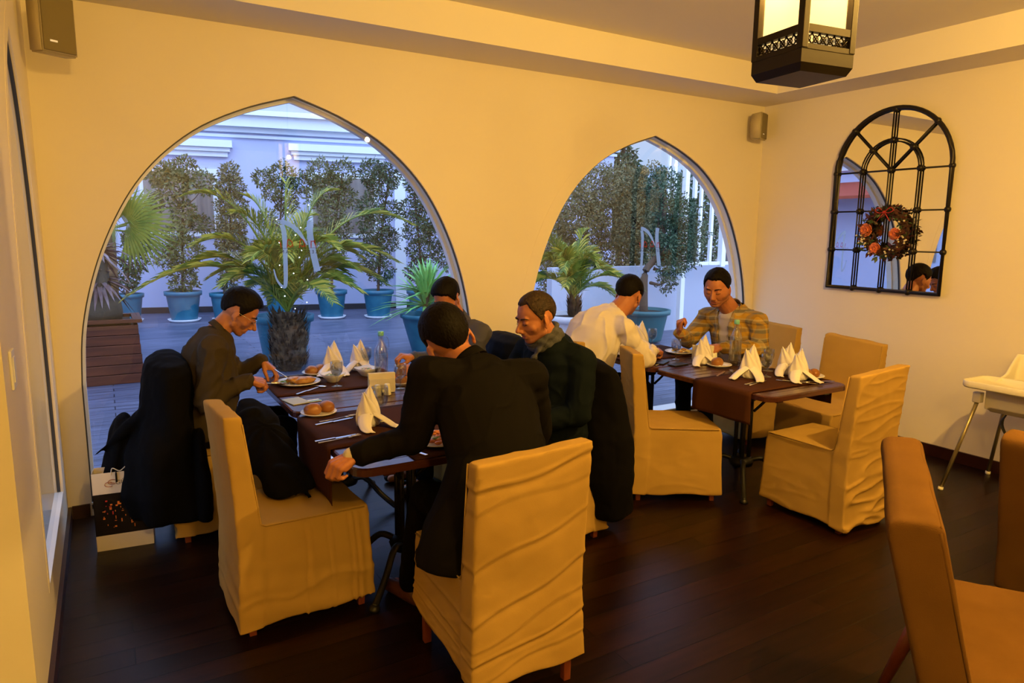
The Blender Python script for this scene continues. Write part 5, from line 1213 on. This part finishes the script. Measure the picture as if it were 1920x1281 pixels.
sh, el, wr = jD; bm = bmesh.new(); d = (wr[1]-el[1]).normalized(); cap(bm, el[1].lerp(wr[1], .84), wr[1]+d*.012, .041, .037, 16); obj('shirt_cuff', bm, M_cuff, rD)
bm = bmesh.new(); tube(bm, catmull([wD((1.335, 2.375, 1.13)), wD((1.30, 2.31, 1.05)), wD((1.292, 2.215, .90)), wD((1.29, 2.155, .74)), wD((1.288, 2.10, .60))], 5), .0022, 5); obj('back_seam', bm, M_suit, rD)
# E: white shirt, leaning over the far table, facing +x
rE, HE, jE, wE = person('person in a cream white shirt leaning far over the table, seen from behind', dict(
    pelvis=(2.98, 3.95, .60), belly=(2.99, 3.95, .77), chest=(3.06, 3.94, .985), neck=(3.235, 3.94, 1.12), head=(3.375, 3.95, 1.245), look=(.74, .42, -.50), hs=1.12, nw=1.2, fat=1.1,
    rightdir=(.15, -1, 0), wd=1.22, dp=1.25, sho=[(3.14, 3.70, 1.05), (3.17, 4.14, 1.04)], elb=[(3.305, 3.66, .81), (3.42, 4.27, .82)], wri=[(3.53, 3.83, .845), (3.60, 4.13, .84)],
    knee=[(3.44, 3.82, .56), (3.44, 4.08, .56)], ank=[(3.42, 3.82, .09), (3.42, 4.08, .09)], hairm=M_hairb, hair=dict(top=.026, side=.012, seed=15, quiff=.03), stubble=True,
    topm=M_white, bulk=.018, seed=16, fold=1.9, collar=(.070, .036),
    hands=[dict(s=0, d=(.90, .30, -.12), n=(.1, -.3, .9), side=(-.2, .9, .3), curl=1.0, thumb='fold', size=1.12), dict(s=1, d=(.9, -.3, -.1), n=(0, 0, 1), side=(0, -1, 0), curl=.8)]))
bm = bmesh.new(); pE = wE((2.97, 3.95, .695))
tube(bm, [pE + V((.168*math.cos(2*PI*k/30)*1.02, .225*math.sin(2*PI*k/30), .008*math.cos(2*PI*k/30))) for k in range(30)], .016, 8, closed=True, flat=.3, up=V((0, 0, 1))); obj('belt', bm, M_black, rE)
# F: man in yellow plaid shirt, facing -x
rF, HF, jF, wF = person('person in a yellow and grey plaid overshirt over a pale printed t-shirt, one fist raised', dict(
    pelvis=(4.47, 3.80, .59), belly=(4.43, 3.80, .77), chest=(4.385, 3.79, .97), neck=(4.305, 3.785, 1.115), head=(4.12, 3.775, 1.295), look=(-.84, -.40, -.32), hs=1.2, fat=1.2, nw=1.12,
    rightdir=(-.1, 1, 0), wd=1.18, dp=1.2, sho=[(4.27, 4.00, 1.04), (4.37, 3.57, 1.045)], elb=[(4.15, 4.08, .84), (4.36, 3.52, .84)], wri=[(3.865, 3.90, .945), (4.02, 3.62, .865)],
    knee=[(3.95, 3.92, .56), (3.95, 3.68, .56)], ank=[(3.98, 3.92, .09), (3.98, 3.68, .09)], hairm=M_hairb, hair=dict(front=.56, temple=.55, top=.013, side=.006, seed=19), stubble=True, nose=.95,
    topm=M_plaid, topname='plaid_shirt', bulk=.022, seed=20, fold=1.2, open=M_tee, trm=mat('dark_jeans', (.007, .011, .019), .9, spec=.1), collar=(.078, .05), colflare=1, colpos=.02,
    hands=[dict(s=0, d=(-.25, -.10, .96), n=(-.5, .75, 0), side=(-.6, -.6, .1), curl=1.3, thumb='out', size=1.15), dict(s=1, d=(-.95, .12, -.15), n=(-.1, -.4, .9), side=(0, .9, .4), curl=.55, size=1.12)]))
w0 = jF[2][0]; bm = bmesh.new(); s_, u_ = frame_of(V((-.9, -.3, .45)))
tube(bm, [w0 + V((.012, 0, -.005)) + (s_*math.cos(2*PI*k/20)+u_*math.sin(2*PI*k/20))*.037 for k in range(20)], .0045, 6, closed=True); obj('bracelet', bm, mat('red_beads', (.35, .04, .02), .4), rF)
# ================================================================= coats, bag, armless settees, high chair, window lettering
def drape(name, rings, m, seed, label, cat='coat', lobes=7, amp=.012, extra=(), group=None):
    """a hanging garment: soft oval sections (z, cx, cy, rx, ry, turn) joined into one surface"""
    bm = bmesh.new()
    loft(bm, [(V((x, y, z)), V((a*math.cos(t), a*math.sin(t), 0)), V((-b*math.sin(t), b*math.cos(t), 0))) for z, x, y, a, b, t in rings], 28, .35)
    for a, b, ra, rb in extra: cap(bm, a, b, ra, rb, 12, .55)
    zt_ = max(r[0] for r in rings); zb = min(r[0] for r in rings); cx = sum(r[1] for r in rings)/len(rings); cy = sum(r[2] for r in rings)/len(rings)
    def f(P, N):
        th = np.arctan2(P[:, 1]-cy, P[:, 0]-cx); k = np.clip((zt_-P[:, 2])/(zt_-zb), 0, 1)
        a = amp*k*np.sin(th*lobes + 2.2*np.sin(P[:, 2]*5+seed)) + .007*fbm(P, 8, seed) + .003*fbm(P, 24, seed+2)
        P = P + N*a[:, None]; low = P[:, 2] < zb-.02; P[low, 2] = zb-.02+.25*(P[low, 2]-zb+.02); return P
    o = obj(name, fuse(bm, .0095, 3, f), m); return tag(o, label, cat, group)
drape('black_coat', [(1.03, .262, 4.18, .055, .10, 0), (.995, .262, 4.14, .105, .245, 0), (.945, .262, 4.13, .125, .285, 0), (.72, .245, 4.13, .135, .29, 0), (.50, .21, 4.12, .19, .29, .05), (.30, .21, 4.11, .22, .28, .05), (.17, .24, 4.08, .20, .24, .05)],
      M_coat, 3, 'long black coat hooded over the chair back, its hem almost on the floor', lobes=8, amp=.014, extra=(((.16, 4.06, .74), (-.11, 4.18, .50), .09, .012), ((.02, 4.2, .62), (-.05, 4.2, .30), .10, .10), ((.38, 3.91, .60), (.39, 3.90, .15), .06, .07)))
drape('black_jacket', [(.99, 2.345, 3.10, .06, .20, 0), (.965, 2.345, 3.10, .10, .255, 0), (.88, 2.355, 3.09, .125, .28, 0), (.60, 2.36, 3.05, .16, .31, 0), (.36, 2.37, 3.04, .18, .31, 0), (.15, 2.39, 3.04, .17, .29, 0)],
      M_coat, 8, 'black jacket hanging down the chair back behind the man in the scarf', 'jacket', lobes=7, amp=.012)
drape('dark_jacket', [(.99, 2.43, 4.14, .06, .20, 0), (.96, 2.43, 4.14, .10, .255, 0), (.88, 2.44, 4.14, .125, .275, 0), (.60, 2.45, 4.13, .14, .28, 0)], mat('midnight_blue_cloth', (.007, .008, .014), .8, spec=.1), 12, 'midnight-blue jacket over the chair back against the pillar', 'jacket', lobes=5, amp=.008)
drape('folded_coat', [(.845, .585, 3.60, .045, .06, 0), (.80, .60, 3.55, .09, .10, 0), (.68, .625, 3.40, .115, .15, 0), (.57, .65, 3.25, .12, .15, .1), (.52, .675, 3.15, .11, .12, .2)],
      M_coat, 21, 'black coat slung across the empty chair seat against the table edge', lobes=9, amp=.017, extra=(((.66, 3.15, .60), (.735, 3.02, .505), .05, .022), ((.57, 3.5, .80), (.50, 3.62, .72), .06, .05)))
# paper bag
bag = empty('paper_gift_bag', (0.005, 4.10, 0), R_(-6), 'paper gift bag with black night photo between white bands, by the arch', 'bag')
M_bagw = mat('white_bag_paper', (.66, .60, .52), .35); M_bagk = mat('black_bag_print', (.008, .006, .006), .25)
def bagp(nm, z0, z1, m, w=.135, d=.055):
    bm = bmesh.new(); 
    for a, b, c, e in ((-w, w, -d, -d+.002), (-w, w, d-.002, d), (-w, -w+.002, -d, d), (w-.002, w, -d, d)): bx(bm, a, b, c, e, z0, z1)
    return obj(nm, bm, m, bag, False)
bagp('bottom_band', 0, .085, M_bagw); bagp('top_band', .315, .43, M_bagw)
bm = bmesh.new(); bx(bm, -.133, .133, -.053, .053, 0, .003); obj('base', bm, M_bagw, bag, False)
q = random.Random(3); M_lit = mat('printed_orange_lights', (.75, .20, .03), .4); M_litr = mat('printed_red_lights', (.45, .03, .02), .4)
bm = bmesh.new()
for a, b, c, e in ((-.135, .135, -.055, -.053), (-.135, .135, .053, .055), (-.135, -.133, -.055, .055), (.133, .135, -.055, .055)): bx(bm, a, b, c, e, .085, .315)
for k in range(46):
    x = q.uniform(-.095, .10); z = q.uniform(.12, .28); w = q.choice((.0015, .0025, .005)); h = q.choice((.003, .008, .018)); n0 = len(bm.faces); bx(bm, x-w, x+w, -.0562, -.0545, z-h/2, z+h/2); bm.faces.ensure_lookup_table()
    for f in bm.faces[n0:]: f.material_index = 1 if k % 5 else 2
obj('night_photo', bm, [M_bagk, M_lit, M_litr], bag, False)
for yy in (-.052, .052):
    bm = bmesh.new(); tube(bm, catmull([(-.045, yy, .41), (-.035, yy-.012, .455), (0, yy-.02, .44), (.035, yy-.015, .462), (.045, yy, .41)], 5), .0025, 6); obj('cord_handle', bm, M_bagw, bag)
def text_mesh(name, body, size, m, parent, M, extrude=.0006, shear=0):
    c = bpy.data.curves.new(name, 'FONT'); c.body = body; c.size = size; c.extrude = extrude; c.align_x = 'CENTER'; c.align_y = 'CENTER'; c.shear = shear
    o = bpy.data.objects.new('tmp', c); COL.objects.link(o); dg = bpy.context.evaluated_depsgraph_get(); dg.update()
    me = bpy.data.meshes.new_from_object(o.evaluated_get(dg)); bpy.data.objects.remove(o); me.transform(M); me.materials.clear()
    return obj(name, me, m, parent, False)
FR = Matrix.Rotation(PI/2, 4, 'X')
text_mesh('printed_name', 'GÜNEY', .034, mat('grey_print', (.12, .11, .12), .5), bag, Matrix.Translation((.030, -.0558, .372)) @ FR)
bm = bmesh.new()
for s, x0, z0 in ((1, -.040, .378), (-1, -.056, .366)):
    tube(bm, [(x0+.020*math.cos(a), -.0558, z0+.013*math.sin(a)) for a in [(.25+1.5*k/12)*PI*s for k in range(13)]], .0035, 6, flat=.4)
tube(bm, [(-.048, -.0558, .372), (-.03, -.0558, .372)], .003, 6, flat=.4); obj('printed_emblem', bm, mat('dark_red_print', (.25, .035, .02), .5), bag)
bm = bmesh.new(); bx(bm, -.024, -.015, -.0605, -.057, .375, .425); lathe(bm, [(0, .0), (.003, .0), (.003, .012), (0, .014)], (-.0195, -.059, .425), 8); obj('hang_tag', bm, M_bagk, bag, False)

# brown upholstered settees
M_uph = mat('brown_orange_upholstery', (.115, .056, .014), .95, spec=.05, bump=(380, .5, .002), var=(5, (.14, .068, .018)))
def settee(loc, face, label, w=.44):
    t = empty('upholstered_chair', (loc[0], loc[1], 0), face-PI/2, label, 'chair', None)
    def wob(P, N): return P + N*(.0035*fbm(P, 4, 3))[:, None]
    bm = bmesh.new(); prism(bm, [(-.31, .30), (-.20, .30), (-.215, .50), (-.325, .965), (-.35, .978), (-.43, .972), (-.455, .955), (-.455, .92), (-.34, .5)], -w, w)
    obj('backrest', fuse(bm, .009, 5, wob), M_uph, t)
    bm = bmesh.new(); prism(bm, [(-.24, .32), (.27, .32), (.30, .36), (.30, .44), (.27, .475), (-.24, .465)], -w, w)
    obj('seat', fuse(bm, .009, 5, wob), M_uph, t)
    bm = bmesh.new()
    for x in (-w*.45, w*.45): lathe(bm, [(0, .474), (.014, .474), (.016, .478), (.010, .482), (0, .483)], (x, .03, 0), 12)
    obj('seat_buttons', bm, M_uph, t)
    bm = bmesh.new()
    for s in (-1, 1): tube(bm, catmull([(s*(w-.004), -.215, .49), (s*(w-.004), -.28, .74), (s*(w-.004), -.335, .955)], 5), .005, 6); 
    tube(bm, [(-w+.01, -.335, .966), (w-.01, -.335, .966)], .004, 6); obj('piping', bm, M_uph, t)
    for x in (-w+.05, w-.05):
        for y0, y1 in ((-.27, -.37), (.23, .26)):
            bm = bmesh.new(); tube(bm, [(x, y1, 0), (x*.98, y0, .33)], [.018, .028], 8); obj('leg', bm, M_leg, t)
    return t
nx, ny = math.cos(R_(-58)), math.sin(R_(-58))
settee((2.16+nx*.34, 1.088+ny*.34), R_(-58), 'wide brown upholstered seat with slanting back, nearest the camera')
settee((3.38, .93), R_(8), 'brown upholstered chair back cut by the picture edge below the high chair', .34)

# white high chair
hc = empty('high_chair', (5.13, 2.02, 0), PI/2, 'white plastic high chair with tray and splayed metal legs by the wall', 'high chair')
M_hcw = mat('white_plastic', (.80, .76, .66), .35); M_hcl = mat('grey_tube_metal', (.30, .25, .15), .35, metal=.7)
def hcp(x, y, z): return (x, y, z)      # local: +y faces the tray side
for x, y, tx, ty in ((.31, .30, .20, .17), (-.31, .30, -.20, .17), (.31, -.34, .17, -.16), (-.31, -.34, -.17, -.16)):
    bm = bmesh.new(); tube(bm, [(x, y, .012), (tx, ty, .66)], .0125, 10); l = obj('leg', bm, M_hcl, hc)
    bm = bmesh.new(); lathe(bm, [(0, 0), (.015, 0), (.017, .008), (.016, .022), (0, .024)], (x, y, 0), 12); obj('foot_cap', bm, M_hcw, l)
    bm = bmesh.new(); box(bm, (tx*1.02, ty*1.02, .66), (.05, .05, .07), bev=.006); obj('leg_socket', bm, M_hcw, l)
bm = bmesh.new(); O = rrect(-.27, .27, -.02, .30, .06, 6)
rings = [[bm.verts.new((x*s+0, (y-.14)*s+.14, z)) for x, y in O] for s, z in ((.97, .735), (1, .745), (1, .775), (.985, .782), (.95, .775), (.92, .762))]
for A, B in zip(rings, rings[1:]):
    for i in range(len(O)): bm.faces.new((A[i], A[(i+1) % len(O)], B[(i+1) % len(O)], B[i]))
bm.faces.new(rings[0][::-1]); bm.faces.new(rings[-1]); obj('tray', bm, M_hcw, hc)
bm = bmesh.new(); prism(bm, [(.10, .60), (.12, .72), (.15, .74), (.15, .60), (.10, .56), (-.12, .55), (-.20, .60), (-.25, .92), (-.23, .93), (-.18, .66), (-.11, .60)], -.16, .16)
for s in (-1, 1): prism(bm, [(.15, .58), (.15, .74), (-.08, .80), (-.22, .93), (-.25, .92), (-.2, .58)], s*.155, s*.175)
obj('seat_shell', fuse(bm, .0075, 4), M_hcw, hc)
bm = bmesh.new()
for x in (-.07, .07): tube(bm, catmull([(x, -.16, .72), (x, -.05, .625), (x*.5, .08, .62)], 5), .012, 6, flat=.3)
tube(bm, catmull([(.06, .0, .60), (.10, .05, .50), (.04, .1, .42)], 5), .011, 6, flat=.3); obj('black_harness', bm, M_black, hc)

# lettering on the panes, read from outside (mirrored from in here)
M_gry = bpy.data.materials.new('frosted_grey_film'); M_gry.use_nodes = True; t_ = M_gry.node_tree; t_.nodes.clear()
o_ = t_.nodes.new('ShaderNodeOutputMaterial'); m_ = t_.nodes.new('ShaderNodeMixShader'); m_.inputs[0].default_value = .8
a_ = t_.nodes.new('ShaderNodeBsdfTransparent'); b_ = t_.nodes.new('ShaderNodeBsdfTranslucent'); b_.inputs[0].default_value = (.50, .53, .56, 1)
t_.links.new(a_.outputs[0], m_.inputs[1]); t_.links.new(b_.outputs[0], m_.inputs[2]); t_.links.new(m_.outputs[0], o_.inputs[0])
M_rdf = mat('red_film', (.30, .012, .015), .5); M_blf = mat('black_film', (.02, .02, .02), .5)
def ribbon(bm, pts, w, y):
    P = catmull([V((a, y, b)) for a, b in pts], 6); n = len(P); k = len(w); L, R2 = [], []
    for i, p in enumerate(P):
        d = (P[min(n-1, i+1)]-P[max(0, i-1)]).normalized(); s = V((-d.z, 0, d.x)); t = i/(n-1)*(k-1); j = min(k-2, int(t)); ww = (w[j]*(1-(t-j))+w[j+1]*(t-j))/2
        L.append(bm.verts.new(p+s*ww)); R2.append(bm.verts.new(p-s*ww))
    for i in range(n-1): bm.faces.new((L[i], L[i+1], R2[i+1], R2[i]))
def logo(dx, where):
    t = empty('window_lettering', (dx, 4.634, 1.346), 0, 'grey initial and red script on the glass of the ' + where, 'lettering')
    t.scale = (.983, 1, .983); o = lambda L: [(a, b-1.34) for a, b in L]
    bm = bmesh.new()
    ribbon(bm, o([(.968, 1.452), (.985, 1.383), (1.019, 1.337), (1.041, 1.358), (1.046, 1.561), (1.044, 1.691), (1.03, 1.745)]), [.008, .012, .018, .026, .030, .032, .030], 0)
    ribbon(bm, o([(1.020, 1.762), (1.049, 1.760), (1.102, 1.733), (1.147, 1.687), (1.195, 1.612)]), [.028, .030, .030, .026, .008], -.0006)
    ribbon(bm, o([(1.219, 1.770), (1.213, 1.719), (1.219, 1.634), (1.236, 1.533), (1.256, 1.434)]), [.042, .042, .042, .043, .044], -.0012)
    obj('grey_initial', bm, M_gry, t, False)
    bm = bmesh.new()
    for L in ([(1.219, 1.642), (1.218, 1.592)], [(1.217, 1.630), (1.237, 1.638), (1.247, 1.613), (1.252, 1.592)], [(1.246, 1.645), (1.239, 1.624)], [(1.14, 1.592), (1.145, 1.634), (1.156, 1.65), (1.171, 1.634), (1.18, 1.595)], [(1.146, 1.613), (1.162, 1.6), (1.175, 1.613)],
              [(1.059, 1.592), (1.064, 1.634), (1.073, 1.648), (1.092, 1.629), (1.099, 1.595)], [(1.065, 1.613), (1.081, 1.598), (1.094, 1.613)], [(1.008, 1.641), (1.018, 1.618), (1.02, 1.592)]):
        ribbon(bm, o(L), [.004, .0065, .004], -.002)
    obj('red_script', bm, M_rdf, t, False)
    bm = bmesh.new(); ribbon(bm, o([(.953, 1.587), (1.12, 1.590), (1.292, 1.594)]), [.0022, .0022], -.0025); obj('thin_line', bm, M_blf, t, False)
    M = Matrix.Translation((1.126, -.003, 1.565-1.34)) @ Matrix.Diagonal((-1, 1, 1, 1)) @ FR
    c = text_mesh('small_word', 'R E S T A U R A N T', .032, M_blf, t, M, .0002)
logo(0, 'wide arch by the near table'); logo(3.065, 'arch behind the far table')
